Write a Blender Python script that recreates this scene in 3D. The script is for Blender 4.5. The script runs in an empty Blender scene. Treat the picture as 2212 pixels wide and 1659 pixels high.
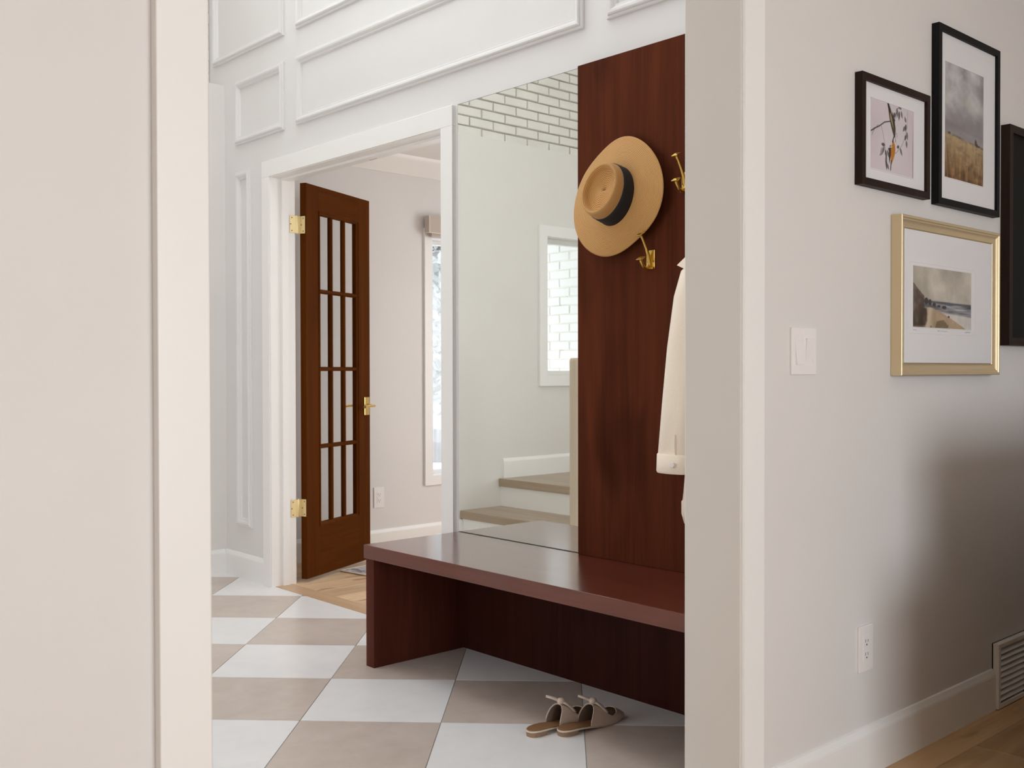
import bpy, bmesh, math, random
import numpy as np
from mathutils import Vector, Matrix
random.seed(4)
S = bpy.context.scene
COL = S.collection
rad = math.radians

# ------------------------------------------------------------------ camera
cam = bpy.data.cameras.new('camera')
camo = bpy.data.objects.new('camera', cam)
COL.objects.link(camo)
cam.sensor_fit = 'HORIZONTAL'
cam.sensor_width = 36.0
cam.lens = 36.0 * 2240.66 / 2212
cam.clip_start = 0.05
Rr = Vector((0.73949, -0.67316, -0.00173)); Uu = Vector((0.01016, 0.00859, 0.99991)); Ff = Vector((0.67309, 0.73944, -0.01319))
camo.matrix_world = Matrix(((Rr.x, Uu.x, -Ff.x, 0), (Rr.y, Uu.y, -Ff.y, 0), (Rr.z, Uu.z, -Ff.z, 1.1279), (0, 0, 0, 1)))
cam.dof.use_dof = True
cam.dof.focus_distance = 3.6
cam.dof.aperture_fstop = 9.0
S.camera = camo

# ------------------------------------------------------------------ sky, window and fill light, exposure
world = bpy.data.worlds.new('overcast_sky')
S.world = world
world.use_nodes = True
nt = world.node_tree
bg = nt.nodes['Background']
tc = nt.nodes.new('ShaderNodeTexCoord'); sx = nt.nodes.new('ShaderNodeSeparateXYZ')
rmp = nt.nodes.new('ShaderNodeValToRGB')
rmp.color_ramp.elements[0].position = 0.45; rmp.color_ramp.elements[0].color = (0.95, 0.97, 1.0, 1)
rmp.color_ramp.elements[1].position = 1.0; rmp.color_ramp.elements[1].color = (0.80, 0.88, 1.0, 1)
mp = nt.nodes.new('ShaderNodeMapRange'); mp.inputs[1].default_value = -1
nt.links.new(tc.outputs['Generated'], sx.inputs[0]); nt.links.new(sx.outputs['Z'], mp.inputs[0])
nt.links.new(mp.outputs[0], rmp.inputs[0]); nt.links.new(rmp.outputs[0], bg.inputs[0])
bg.inputs[1].default_value = 2.8

def area(name, loc, aim, sx_, sy_, power, col=(1, 1, 1), portal=False):
    l = bpy.data.lights.new(name, 'AREA'); l.shape = 'RECTANGLE'; l.size = sx_; l.size_y = sy_
    l.energy = power; l.color = col
    if portal:
        l.cycles.is_portal = True
    o = bpy.data.objects.new(name, l); COL.objects.link(o); o.location = loc
    o.rotation_euler = Vector(aim).to_track_quat('-Z', 'Y').to_euler()
    return o
# window daylight from outside the picture; overhead, entry and study lights added as fill
area('living_window_daylight', (1.0, -2.96, 1.25), (0, 1, -.42), 2.4, 1.6, 83, (0.915, 0.98, 1.03))
area('stair_window_daylight', (1.05, 6.28, 4.25), (0, -1, -.25), 1.66, 1.26, 58, (0.915, 0.965, 1.0))
area('overhead_fill', (1.6, 3.5, 5.36), (0, 0, -1), 1.2, 1.4, 36, (0.99, 0.985, 0.965))  # added overhead fill that lifts the floor tiles
area('entry_fill', (-1.27, 3.0, 1.25), (1, 0, 0), 1.3, 1.9, 10, (0.98, 0.99, 1.0))  # added low fill from an unseen entry side
area('study_fill', (5.96, 2.95, 1.35), (-1, 0, -.5), 1.4, 1.8, 35, (0.96, 0.985, 1.0))  # added fill for the study, its source unseen

S.view_settings.view_transform = 'Standard'
S.view_settings.look = 'None'
S.view_settings.gamma = 1.0
S.view_settings.use_curve_mapping = False
S.view_settings.exposure = 0.0
S.cycles.use_denoising = True
S.cycles.max_bounces = 14
S.cycles.diffuse_bounces = 8
S.cycles.glossy_bounces = 6
S.cycles.transparent_max_bounces = 12
S.cycles.caustics_reflective = False
S.cycles.caustics_refractive = False
S.cycles.sample_clamp_indirect = 6.0

# ------------------------------------------------------------------ materials
def srgb(r, g, b):
    f = lambda c: c / 12.92 if c <= 0.04045 else ((c + 0.055) / 1.055) ** 2.4
    return tuple(f(c / 255) for c in (r, g, b))

def newmat(name, base=(.8, .8, .8), rough=.5, metal=0.0, spec=.5, coat=0.0, coat_rough=.1):
    m = bpy.data.materials.new(name); m.use_nodes = True
    n = m.node_tree.nodes; b = n['Principled BSDF']
    b.inputs['Base Color'].default_value = (*base, 1)
    b.inputs['Roughness'].default_value = rough
    b.inputs['Metallic'].default_value = metal
    b.inputs['Specular IOR Level'].default_value = spec
    b.inputs['Coat Weight'].default_value = coat
    b.inputs['Coat Roughness'].default_value = coat_rough
    b.inputs['Coat IOR'].default_value = 1.42 if coat >= 1 else 1.5
    return m, m.node_tree, b

def noise(nt, vec, scale, detail=4, rough=.55, dist=0.0, msc=None):
    t = nt.nodes.new('ShaderNodeTexNoise')
    t.inputs['Scale'].default_value = scale; t.inputs['Detail'].default_value = detail
    t.inputs['Roughness'].default_value = rough; t.inputs['Distortion'].default_value = dist
    if msc:
        mpn = nt.nodes.new('ShaderNodeMapping'); mpn.inputs['Scale'].default_value = msc
        nt.links.new(vec, mpn.inputs[0]); vec = mpn.outputs[0]
    nt.links.new(vec, t.inputs['Vector'])
    return t.outputs['Fac']

def ramp(nt, fac, stops):
    r = nt.nodes.new('ShaderNodeValToRGB'); cr = r.color_ramp
    while len(cr.elements) < len(stops):
        cr.elements.new(0.5)
    for e, (p, c) in zip(cr.elements, stops):
        e.position = p; e.color = (*c, 1)
    nt.links.new(fac, r.inputs[0])
    return r.outputs[0]

def bump(nt, b, h, strength, dist=.002):
    k = nt.nodes.new('ShaderNodeBump'); k.inputs['Strength'].default_value = strength; k.inputs['Distance'].default_value = dist
    nt.links.new(h, k.inputs['Height']); nt.links.new(k.outputs[0], b.inputs['Normal'])

def objco(nt):
    t = nt.nodes.new('ShaderNodeTexCoord'); return t.outputs['Object']

def paint(name, col, rough=.55, var=.015, bumpy=.04):
    m, nt, b = newmat(name, col, rough)
    v = objco(nt)
    f = noise(nt, v, 2.2, 3)
    a = tuple(max(0, c * (1 - var)) for c in col); d = tuple(min(1, c * (1 + var)) for c in col)
    nt.links.new(ramp(nt, f, [(.3, a), (.7, d)]), b.inputs['Base Color'])
    if bumpy:
        bump(nt, b, noise(nt, v, 260, 2), bumpy, .001)
    return m

def wood(name, dark, mid, light, axis='Z', rough=.35, coat=0.0, coat_rough=.12, scale=1.0, knots=0.0, spec=.5):
    m, nt, b = newmat(name, mid, rough, coat=coat, coat_rough=coat_rough, spec=spec)
    v = objco(nt)
    st = {'X': (.55, 9, 9), 'Y': (9, .55, 9), 'Z': (9, 9, .55)}[axis]
    st2 = {'X': (2.0, 60, 60), 'Y': (60, 2.0, 60), 'Z': (60, 60, 2.0)}[axis]
    f1 = noise(nt, v, 1.3 * scale, 5, .6, .9, st)
    f2 = noise(nt, v, 1.6 * scale, 3, .6, .2, st2)
    mx = nt.nodes.new('ShaderNodeMix'); mx.data_type = 'FLOAT'; mx.inputs[0].default_value = .28
    nt.links.new(f1, mx.inputs[2]); nt.links.new(f2, mx.inputs[3])
    c = ramp(nt, mx.outputs[0], [(.30, dark), (.50, mid), (.70, light)])
    if knots:
        sk = {'X': (.5, 1.4, 1.4), 'Y': (1.4, .5, 1.4), 'Z': (1.4, 1.4, .5)}[axis]
        kf = noise(nt, v, 3.4, 2, .5, .4, sk)
        kr = ramp(nt, kf, [(.56, (1, 1, 1)), (.74, (1 - knots,) * 3)])
        mm = nt.nodes.new('ShaderNodeMix'); mm.data_type = 'RGBA'; mm.blend_type = 'MULTIPLY'; mm.inputs[0].default_value = 1
        nt.links.new(c, mm.inputs[6]); nt.links.new(kr, mm.inputs[7]); c = mm.outputs[2]
    nt.links.new(c, b.inputs['Base Color'])
    bump(nt, b, f2, .05, .0006)
    return m

M = {}
M['wall_white'] = paint('white_panelled_wall_paint', (.725, .715, .705))
M['trim'] = paint('white_trim_paint', (.83, .825, .81), .38, .008, .02)
M['wall_greige'] = paint('warm_grey_wall_paint', (.71, .69, .677))
M['wall_foyer'] = paint('soft_white_stairwell_paint', (.735, .72, .69))
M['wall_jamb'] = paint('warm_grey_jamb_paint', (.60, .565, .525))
M['ceiling'] = paint('flat_white_ceiling_paint', (.84, .83, .82), .7)
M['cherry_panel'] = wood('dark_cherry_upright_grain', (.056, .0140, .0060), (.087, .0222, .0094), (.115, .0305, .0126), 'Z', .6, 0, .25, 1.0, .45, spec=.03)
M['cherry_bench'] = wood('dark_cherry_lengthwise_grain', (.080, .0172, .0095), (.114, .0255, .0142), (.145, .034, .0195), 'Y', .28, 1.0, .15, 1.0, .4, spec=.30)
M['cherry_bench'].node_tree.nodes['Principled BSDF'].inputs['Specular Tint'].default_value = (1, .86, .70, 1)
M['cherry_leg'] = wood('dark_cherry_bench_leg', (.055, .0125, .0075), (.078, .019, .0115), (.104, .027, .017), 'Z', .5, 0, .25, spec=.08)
M['cherry_shade'] = wood('dark_cherry_shade_tinted', (.024, .0056, .0036), (.035, .0086, .0056), (.048, .0127, .0085), 'Z', .5, 0, .25, spec=.06)  # darker cherry copy: shade under the bench put into the colour
M['door_wood'] = wood('amber_stained_door_wood', (.058, .0138, .0009), (.082, .0208, .0014), (.110, .030, .0024), 'Z', .6, 0, .2, spec=.03)
M['oak_tread'] = wood('greyed_oak_tread', (.27, .20, .135), (.35, .265, .185), (.43, .335, .24), 'Y', .38, .15, .2)
M['oak_post'] = wood('pale_oak_post', (.50, .41, .31), (.57, .475, .37), (.64, .545, .435), 'Z', .5)
M['dark_frame'] = wood('dark_walnut_frame', (.014, .007, .0045), (.022, .011, .007), (.032, .017, .011), 'Z', .5, spec=.12)
M['black_frame'] = wood('black_stained_frame', (.004, .004, .0045), (.006, .006, .0065), (.010, .010, .0105), 'Z', .5, spec=.12)

def plank_mat(name, dark, mid, light, axis):
    m, nt, b = newmat(name, mid, .42, coat=.1, coat_rough=.25)
    v = objco(nt)
    oi = nt.nodes.new('ShaderNodeObjectInfo')
    off = nt.nodes.new('ShaderNodeVectorMath'); off.operation = 'ADD'
    sc = nt.nodes.new('ShaderNodeVectorMath'); sc.operation = 'SCALE'; sc.inputs[3].default_value = 17.0
    cmb = nt.nodes.new('ShaderNodeCombineXYZ')
    for i in range(3): nt.links.new(oi.outputs['Random'], cmb.inputs[i])
    nt.links.new(cmb.outputs[0], sc.inputs[0]); nt.links.new(v, off.inputs[0]); nt.links.new(sc.outputs[0], off.inputs[1])
    st = (.7, 8, 8) if axis == 'X' else (8, .7, 8)
    f = noise(nt, off.outputs[0], 1.7, 6, .62, 1.1, st)
    c = ramp(nt, f, [(.28, dark), (.5, mid), (.72, light)])
    kf = noise(nt, off.outputs[0], 7.5, 2, .5, .3, (.6, 1.6, 1.6))
    kr = ramp(nt, kf, [(.66, (1, 1, 1)), (.78, (.45, .38, .33))])
    mm = nt.nodes.new('ShaderNodeMix'); mm.data_type = 'RGBA'; mm.blend_type = 'MULTIPLY'; mm.inputs[0].default_value = 1
    nt.links.new(c, mm.inputs[6]); nt.links.new(kr, mm.inputs[7])
    hv = nt.nodes.new('ShaderNodeHueSaturation'); nt.links.new(mm.outputs[2], hv.inputs['Color'])
    mr = nt.nodes.new('ShaderNodeMapRange'); mr.inputs[3].default_value = .86; mr.inputs[4].default_value = 1.12
    nt.links.new(oi.outputs['Random'], mr.inputs[0]); nt.links.new(mr.outputs[0], hv.inputs['Value'])
    nt.links.new(hv.outputs[0], b.inputs['Base Color'])
    bump(nt, b, f, .05, .0006)
    return m
M['oak_study'] = plank_mat('daylight_tinted_oak_plank', (.52, .345, .20), (.66, .46, .285), (.76, .56, .37), 'X')  # honey oak lightened, the study's stronger daylight put into the colour
M['oak_floor'] = plank_mat('honey_oak_plank', (.40, .235, .105), (.52, .325, .16), (.62, .42, .225), 'X')

def tile_mat(name, a, bb, cc):
    m, nt, b = newmat(name, bb, .28)
    v = objco(nt)
    f = noise(nt, v, 3.2, 6, .6, .5)
    g = noise(nt, v, 14, 5, .6, .2)
    mx = nt.nodes.new('ShaderNodeMix'); mx.data_type = 'FLOAT'; mx.inputs[0].default_value = .35
    nt.links.new(f, mx.inputs[2]); nt.links.new(g, mx.inputs[3])
    nt.links.new(ramp(nt, mx.outputs[0], [(.33, a), (.5, bb), (.66, cc)]), b.inputs['Base Color'])
    bump(nt, b, g, .03, .0006)
    return m
M['tile_white'] = tile_mat('pale_stone_tile', (.75, .745, .755), (.79, .785, .79), (.82, .815, .82))
M['tile_beige'] = tile_mat('taupe_stone_tile', (.49, .41, .355), (.55, .47, .415), (.61, .53, .475))
M['grout'], _, _ = newmat('grey_grout', (.36, .34, .32), .8)

def brick_mat(name, c1, c2, patch, amount):
    m, nt, b = newmat(name, c1, .7)
    v = objco(nt); ge = nt.nodes.new('ShaderNodeNewGeometry')
    f = noise(nt, ge.outputs['Position'], 11, 6, .65, .6)
    base = ramp(nt, noise(nt, ge.outputs['Position'], 5, 3), [(.35, c1), (.65, c2)])
    mask = ramp(nt, f, [(amount, (0, 0, 0)), (amount + .06, (1, 1, 1))])
    mm = nt.nodes.new('ShaderNodeMix'); mm.data_type = 'RGBA'
    nt.links.new(mask, mm.inputs[0]); nt.links.new(base, mm.inputs[6]); mm.inputs[7].default_value = (*patch, 1)
    nt.links.new(mm.outputs[2], b.inputs['Base Color'])
    bump(nt, b, noise(nt, ge.outputs['Position'], 55, 4), .35, .003)
    return m
M['brick_in'] = brick_mat('white_painted_brick', (.74, .73, .69), (.79, .78, .74), (.6, .57, .5), .80)
M['mortar_in'], _, _ = newmat('greyed_painted_mortar', (.47, .445, .39), .9)  # even beige-grey joints, darker than the bricks
M['brick_out'] = brick_mat('weathered_whitewashed_brick', (.86, .85, .83), (.90, .89, .87), (.60, .52, .40), .72)
M['mortar_out'] = brick_mat('whitewashed_mortar', (.80, .765, .69), (.86, .83, .77), (.60, .49, .35), .60)

M['mirror'], _, _ = newmat('silvered_mirror_glass', (.86, .875, .835), .0, 1.0)
M['mirror_edge'], _, _ = newmat('dark_mirror_edge', (.12, .14, .12), .3)
M['brass'], _, _ = newmat('polished_brass', (.83, .60, .22), .2, 1.0)
M['satin_brass'], _, _ = newmat('satin_brass', (.80, .55, .14), .30, 1.0)
M['pale_brass'], _, _ = newmat('pale_brushed_brass', (.86, .72, .40), .36, .85)
M['screw'], _, _ = newmat('dark_screw_recess', (.16, .12, .05), .5, .6)
M['gold'], _nt, _b = newmat('champagne_gilt', (.70, .57, .36), .44, .65)
bump(_nt, _b, noise(_nt, objco(_nt), 90, 3), .05, .0005)
M['plastic'], _, _ = newmat('white_plastic', (.82, .79, .78), .35)
M['slot'], _, _ = newmat('dark_slot', (.03, .028, .026), .6)
M['vent'] = paint('white_metal_paint', (.74, .715, .68), .42, .0, .0)
M['vent_dark'], _, _ = newmat('dark_duct', (.02, .018, .016), .8)
M['mat_board'] = paint('white_mat_board', (.78, .775, .79), .8, .006, .03)
M['dark_canvas'], _, _ = newmat('near_black_canvas', (.006, .0065, .006), .6, spec=.12)

def glass_mat(name, tint=(1, 1, 1), refl=.06):
    m = bpy.data.materials.new(name); m.use_nodes = True; nt = m.node_tree
    for n in list(nt.nodes):
        if n.type != 'OUTPUT_MATERIAL': nt.nodes.remove(n)
    out = [n for n in nt.nodes if n.type == 'OUTPUT_MATERIAL'][0]
    t = nt.nodes.new('ShaderNodeBsdfTransparent'); t.inputs[0].default_value = (*tint, 1)
    g = nt.nodes.new('ShaderNodeBsdfGlossy'); g.inputs['Roughness'].default_value = .0
    lw = nt.nodes.new('ShaderNodeLayerWeight'); lw.inputs[0].default_value = .5      # facing: same from both sides of the pane
    pw_ = nt.nodes.new('ShaderNodeMath'); pw_.operation = 'POWER'; pw_.inputs[1].default_value = 5
    nt.links.new(lw.outputs['Facing'], pw_.inputs[0])
    fr = nt.nodes.new('ShaderNodeMath'); fr.operation = 'MULTIPLY_ADD'; fr.inputs[1].default_value = .96; fr.inputs[2].default_value = .04
    nt.links.new(pw_.outputs[0], fr.inputs[0])
    mul = nt.nodes.new('ShaderNodeMath'); mul.operation = 'MULTIPLY'; mul.inputs[1].default_value = refl
    mx = nt.nodes.new('ShaderNodeMixShader')
    nt.links.new(fr.outputs[0], mul.inputs[0]); nt.links.new(mul.outputs[0], mx.inputs[0])
    nt.links.new(t.outputs[0], mx.inputs[1]); nt.links.new(g.outputs[0], mx.inputs[2]); nt.links.new(mx.outputs[0], out.inputs[0])
    return m
M['glass'] = glass_mat('clear_pane', (.98, .985, .98), .9)
M['picture_glass'] = glass_mat('anti_reflection_picture_glass', (.985, .985, .985), .12)

def straw_mat():
    m, nt, b = newmat('braided_straw', (.45, .27, .12), .75)
    uv = nt.nodes.new('ShaderNodeUVMap'); uv.uv_map = 'UVMap'
    s = nt.nodes.new('ShaderNodeSeparateXYZ'); nt.links.new(uv.outputs[0], s.inputs[0])
    mul = nt.nodes.new('ShaderNodeMath'); mul.operation = 'MULTIPLY'; mul.inputs[1].default_value = 2 * math.pi / .0052
    nt.links.new(s.outputs['Y'], mul.inputs[0])
    sn = nt.nodes.new('ShaderNodeMath'); sn.operation = 'SINE'; nt.links.new(mul.outputs[0], sn.inputs[0])
    mr = nt.nodes.new('ShaderNodeMapRange'); mr.inputs[1].default_value = -1; nt.links.new(sn.outputs[0], mr.inputs[0])
    fine = noise(nt, uv.outputs[0], 1.0, 2, .6, 0, (420, 620, 1))
    mx = nt.nodes.new('ShaderNodeMix'); mx.data_type = 'FLOAT'; mx.inputs[0].default_value = .45
    nt.links.new(mr.outputs[0], mx.inputs[2]); nt.links.new(fine, mx.inputs[3])
    nt.links.new(ramp(nt, mx.outputs[0], [(.15, (.30, .14, .036)), (.5, (.57, .30, .088)), (.85, (.76, .43, .155))]), b.inputs['Base Color'])
    bump(nt, b, mx.outputs[0], .55, .0022)
    b.inputs['Sheen Weight'].default_value = .12
    return m
M['straw'] = straw_mat()
M['ribbon'], _nt, _b = newmat('black_grosgrain', (.008, .008, .010), .7)
bump(_nt, _b, noise(_nt, objco(_nt), 300, 2, .5, 0, (1, 1, 6)), .2, .0006)

def cloth(name, col, scale=500, rough=.85):
    m, nt, b = newmat(name, col, rough); v = objco(nt)
    f = noise(nt, v, scale, 3)
    a = tuple(c * .93 for c in col); d = tuple(min(1, c * 1.05) for c in col)
    nt.links.new(ramp(nt, f, [(.3, a), (.7, d)]), b.inputs['Base Color'])
    bump(nt, b, f, .15, .0008); b.inputs['Sheen Weight'].default_value = .15
    return m
M['cream_denim'] = cloth('cream_cotton_twill', (.90, .80, .67))
M['pearl'], _, _ = newmat('pearl_button', (.80, .77, .74), .22)
M['stitch'], _, _ = newmat('cream_thread', (.72, .60, .47), .8)
M['blind'] = cloth('taupe_linen_blind', (.52, .45, .40))
M['piping'] = cloth('cream_piping', (.80, .74, .66))
M['leather'], _nt, _b = newmat('blush_beige_leather', (.58, .475, .395), .5)
bump(_nt, _b, noise(_nt, objco(_nt), 220, 3), .08, .0006)
M['leather_edge'], _, _ = newmat('cream_leather_binding', (.66, .55, .44), .5)
M['lining'], _, _ = newmat('dark_taupe_lining', (.22, .165, .13), .75)
M['insole'], _, _ = newmat('tan_leather_insole', (.24, .125, .055), .5)
M['heel'] = wood('stacked_heel', (.20, .115, .065), (.27, .165, .10), (.34, .22, .14), 'X', .5, 0, .1, 3)
M['sofa'] = cloth('grey_sofa_wool', (.16, .15, .145), 200)
M['snow'] = paint('settled_snow', (.86, .87, .88), .8, .02, .1)
M['bark'] = wood('frosted_bark', (.30, .29, .28), (.42, .41, .40), (.55, .54, .54), 'Z', .9)
M['frost'] = paint('frosted_foliage', (.43, .445, .43), .8, .12, 0)

def rug_mat():
    m, nt, b = newmat('faded_oriental_rug', (.3, .28, .3), .95); v = objco(nt)
    f = noise(nt, v, 16, 6, .65, 1.2); g = noise(nt, v, 6, 3, .5, .6)
    c1 = ramp(nt, f, [(.36, (.10, .085, .085)), (.47, (.30, .28, .31)), (.56, (.47, .48, .52)), (.66, (.62, .56, .50))])
    nt.links.new(c1, b.inputs['Base Color']); bump(nt, b, noise(nt, v, 240, 3), .5, .002)
    return m
M['rug'] = rug_mat()
M['rug_edge'] = cloth('cream_rug_fringe', (.62, .53, .42), 120)

# ------------------------------------------------------------------ mesh helpers
class MB:
    """Collects faces; build() links them as one mesh object."""
    def __init__(self): self.v = []; self.f = []; self.uv = None
    def add(self, vs, fs):
        n = len(self.v); self.v += [tuple(v) for v in vs]; self.f += [tuple(i + n for i in f) for f in fs]
        return self
    def box(self, x0, x1, y0, y1, z0, z1):
        x0, x1 = sorted((x0, x1)); y0, y1 = sorted((y0, y1)); z0, z1 = sorted((z0, z1))
        return self.add([(x0, y0, z0), (x1, y0, z0), (x1, y1, z0), (x0, y1, z0), (x0, y0, z1), (x1, y0, z1), (x1, y1, z1), (x0, y1, z1)],
                        [(0, 3, 2, 1), (4, 5, 6, 7), (0, 1, 5, 4), (1, 2, 6, 5), (2, 3, 7, 6), (3, 0, 4, 7)])
    def prism(self, poly, a0, a1, axis='Y'):
        """poly: 2-D points (CCW) extruded along axis. Y -> (x,z), X -> (y,z), Z -> (x,y)."""
        n = len(poly)
        mk = {'Y': lambda p, a: (p[0], a, p[1]), 'X': lambda p, a: (a, p[0], p[1]), 'Z': lambda p, a: (p[0], p[1], a)}[axis]
        vs = [mk(p, a0) for p in poly] + [mk(p, a1) for p in poly]
        fs = [tuple(range(n))[::-1], tuple(range(n, 2 * n))] + [(i, (i + 1) % n, n + (i + 1) % n, n + i) for i in range(n)]
        return self.add(vs, fs)
    def rings(self, rings, close=True, cap0=True, cap1=True):
        n = len(rings[0]); vs = [p for r in rings for p in r]; fs = []
        for i in range(len(rings) - 1):
            for j in range(n if close else n - 1):
                k = (j + 1) % n
                fs.append((i * n + j, i * n + k, (i + 1) * n + k, (i + 1) * n + j))
        if cap0: fs.append(tuple(range(n))[::-1])
        if cap1: fs.append(tuple(range((len(rings) - 1) * n, len(rings) * n)))
        return self.add(vs, fs)
    def tube(self, path, r, n=10, flat=1.0, up=None):
        rs = r if isinstance(r, (list, tuple)) else [r] * len(path)
        P = [Vector(p) for p in path]; rings = []
        ref = Vector(up) if up else Vector((0.12, 0.3, 1)).normalized()
        for i, p in enumerate(P):
            t = (P[min(i + 1, len(P) - 1)] - P[max(i - 1, 0)]).normalized()
            a = t.cross(ref)
            if a.length < 1e-4: a = t.cross(Vector((1, 0, 0)))
            a.normalize(); b = t.cross(a)
            rings.append([p + a * (rs[i] * math.cos(q)) + b * (rs[i] * flat * math.sin(q)) for q in [2 * math.pi * k / n for k in range(n)]])
        return self.rings(rings)
    def lathe(self, prof, n=24, axis='Z', c=(0, 0, 0)):
        rings = []
        for r, h in prof:
            ring = []
            for k in range(n):
                a = 2 * math.pi * k / n; u, w = r * math.cos(a), r * math.sin(a)
                ring.append({'Z': (c[0] + u, c[1] + w, c[2] + h), 'X': (c[0] + h, c[1] + u, c[2] + w), 'Y': (c[0] + u, c[1] + h, c[2] + w)}[axis])
            rings.append(ring)
        return self.rings(rings)
    def frame(self, u0, u1, w0, w1, prof, mk):
        """mitred rectangular frame; prof: (inset, height) points, mk(u, w, h) -> xyz."""
        rings = []
        cs = [(u0, w0, 1, 1), (u1, w0, -1, 1), (u1, w1, -1, -1), (u0, w1, 1, -1)]
        for (u, w, su, sw) in cs:
            rings.append([mk(u + su * i, w + sw * i, h) for i, h in prof])
        rings.append(rings[0])
        return self.rings(rings, True, False, False)
    def build(self, name, mat, parent=None, bevel=0, seg=2, smooth=None, loc=None):
        me = bpy.data.meshes.new(name); me.from_pydata(self.v, [], self.f)
        bm = bmesh.new(); bm.from_mesh(me)
        bmesh.ops.remove_doubles(bm, verts=bm.verts, dist=1e-6)
        bmesh.ops.recalc_face_normals(bm, faces=bm.faces)
        if bevel:
            es = [e for e in bm.edges if len(e.link_faces) == 2 and e.calc_face_angle(0) > .5]
            bmesh.ops.bevel(bm, geom=es, offset=bevel, segments=seg, profile=.6, affect='EDGES', clamp_overlap=True)
        bm.to_mesh(me); bm.free()
        if smooth is not None:
            for p in me.polygons: p.use_smooth = True
            me.set_sharp_from_angle(angle=rad(smooth))
        me.materials.append(mat)
        o = bpy.data.objects.new(name, me); COL.objects.link(o)
        if parent: o.parent = parent
        if loc: o.location = loc
        return o

def tag(o, label=None, cat=None, group=None, kind=None):
    if label: o['label'] = label
    if cat: o['category'] = cat
    if group: o['group'] = group
    if kind: o['kind'] = kind
    return o
def thing(name, label, cat, loc=(0, 0, 0), rotz=0, group=None):
    o = bpy.data.objects.new(name, None); COL.objects.link(o); o.empty_display_size = .05
    o.location = loc; o.rotation_euler = (0, 0, rotz)
    return tag(o, label, cat, group)
def struct(name, mb, mat, label=None, **k):
    o = mb.build(name, mat, **k); return tag(o, label, kind='structure')
def holder(name, label):
    o = bpy.data.objects.new(name, None); COL.objects.link(o); return tag(o, label, kind='structure')

# ================================================================== STRUCTURE
YR0, YR1 = 1.466, 1.613          # wall with the pictures (front and back face)
XW0, XW1 = 2.711, 2.826          # wall behind the bench
YE = 5.345                       # far end wall of the foyer
YB = 5.53                        # brick wall above it
OX0, OX1 = 0.7143, 2.06          # cased opening
HB = 5.3                         # foyer ceiling

# --- wall with the cased opening
b = MB(); b.box(-2.4, OX0 - .02, YR0, YR1, -.03, 2.47); b.box(OX1 + .02, XW0 + .05, YR0, YR1, -.03, 2.47)
b.box(XW0 + .05, 5.2, YR0, YR1, -.03, 2.47); b.box(-2.4, 5.2, YR0, YR1, 2.47, HB)
struct('wall_right', b, M['wall_greige'], 'warm grey wall where the framed pictures hang')
# jamb and casing of the opening
t1 = holder('trim_1', 'white casing and jamb around the wide opening')
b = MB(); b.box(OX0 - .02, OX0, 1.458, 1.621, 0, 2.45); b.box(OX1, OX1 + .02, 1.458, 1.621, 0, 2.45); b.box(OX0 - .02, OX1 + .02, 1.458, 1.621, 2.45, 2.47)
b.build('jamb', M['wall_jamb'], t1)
def casing(x0, x1, yf, yb, edge_left):
    m = MB(); s = .019
    if edge_left: m.box(x0, x0 + s, yf - .0025, yb, 0, 2.55); m.box(x0 + s + .0025, x1, yf, yb, 0, 2.55); m.box(x0 + s, x0 + s + .0025, yf + .002, yb, 0, 2.55)
    else: m.box(x0, x1, yf, yb, 0, 2.55)
    return m
casing(OX1 + .006, 2.150, 1.4505, YR0, True).build('casing', M['trim'], t1)
casing(.6284, .7083, 1.4465, YR0, False).build('casing', M['trim'], t1, bevel=.002)
MB().box(.6284, 2.150, 1.4505, YR0, 2.5501, 2.64).build('head_casing', M['trim'], t1)
MB().box(OX1 + .006, 2.150, YR1, 1.627, 0, 2.55).build('casing', M['trim'], t1)
MB().box(.6284, .7083, YR1, 1.627, 0, 2.55).build('casing', M['trim'], t1)

# --- wall behind the bench, with the double-door opening
DY0, DY1, DZ = 3.400, 4.826, 2.13
b = MB(); b.box(XW0, XW1, YR1, DY0 - .02, -.03, HB); b.box(XW0, XW1, DY1 + .02, YB, -.03, HB); b.box(XW0, XW1, DY0 - .02, DY1 + .02, DZ + .02, HB)
wb = struct('wall_back', b, M['wall_white'], 'white wall with raised panel moulding above the bench')
prof = [(0, 0), (0, .009), (.003, .012), (.010, .0125), (.012, .019), (.017, .022), (.024, .021), (.031, .016), (.037, .010), (.041, .0105), (.045, .007), (.047, 0)]
for (y0, y1, z0, z1) in [(4.690, 5.462, 2.832, 4.25), (1.72, 4.567, 2.832, 4.25), (4.690, 5.203, 2.352, 2.697), (2.588, 4.567, 2.354, 2.697),
                         (1.72, 2.472, 2.354, 2.697), (5.040, 5.205, .282, 2.205)]:
    MB().frame(y0, y1, z0, z1, prof, lambda u, w, h: (XW0 - h, u, w)).build('panel_moulding', M['wall_white'], wb, smooth=35)
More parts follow.
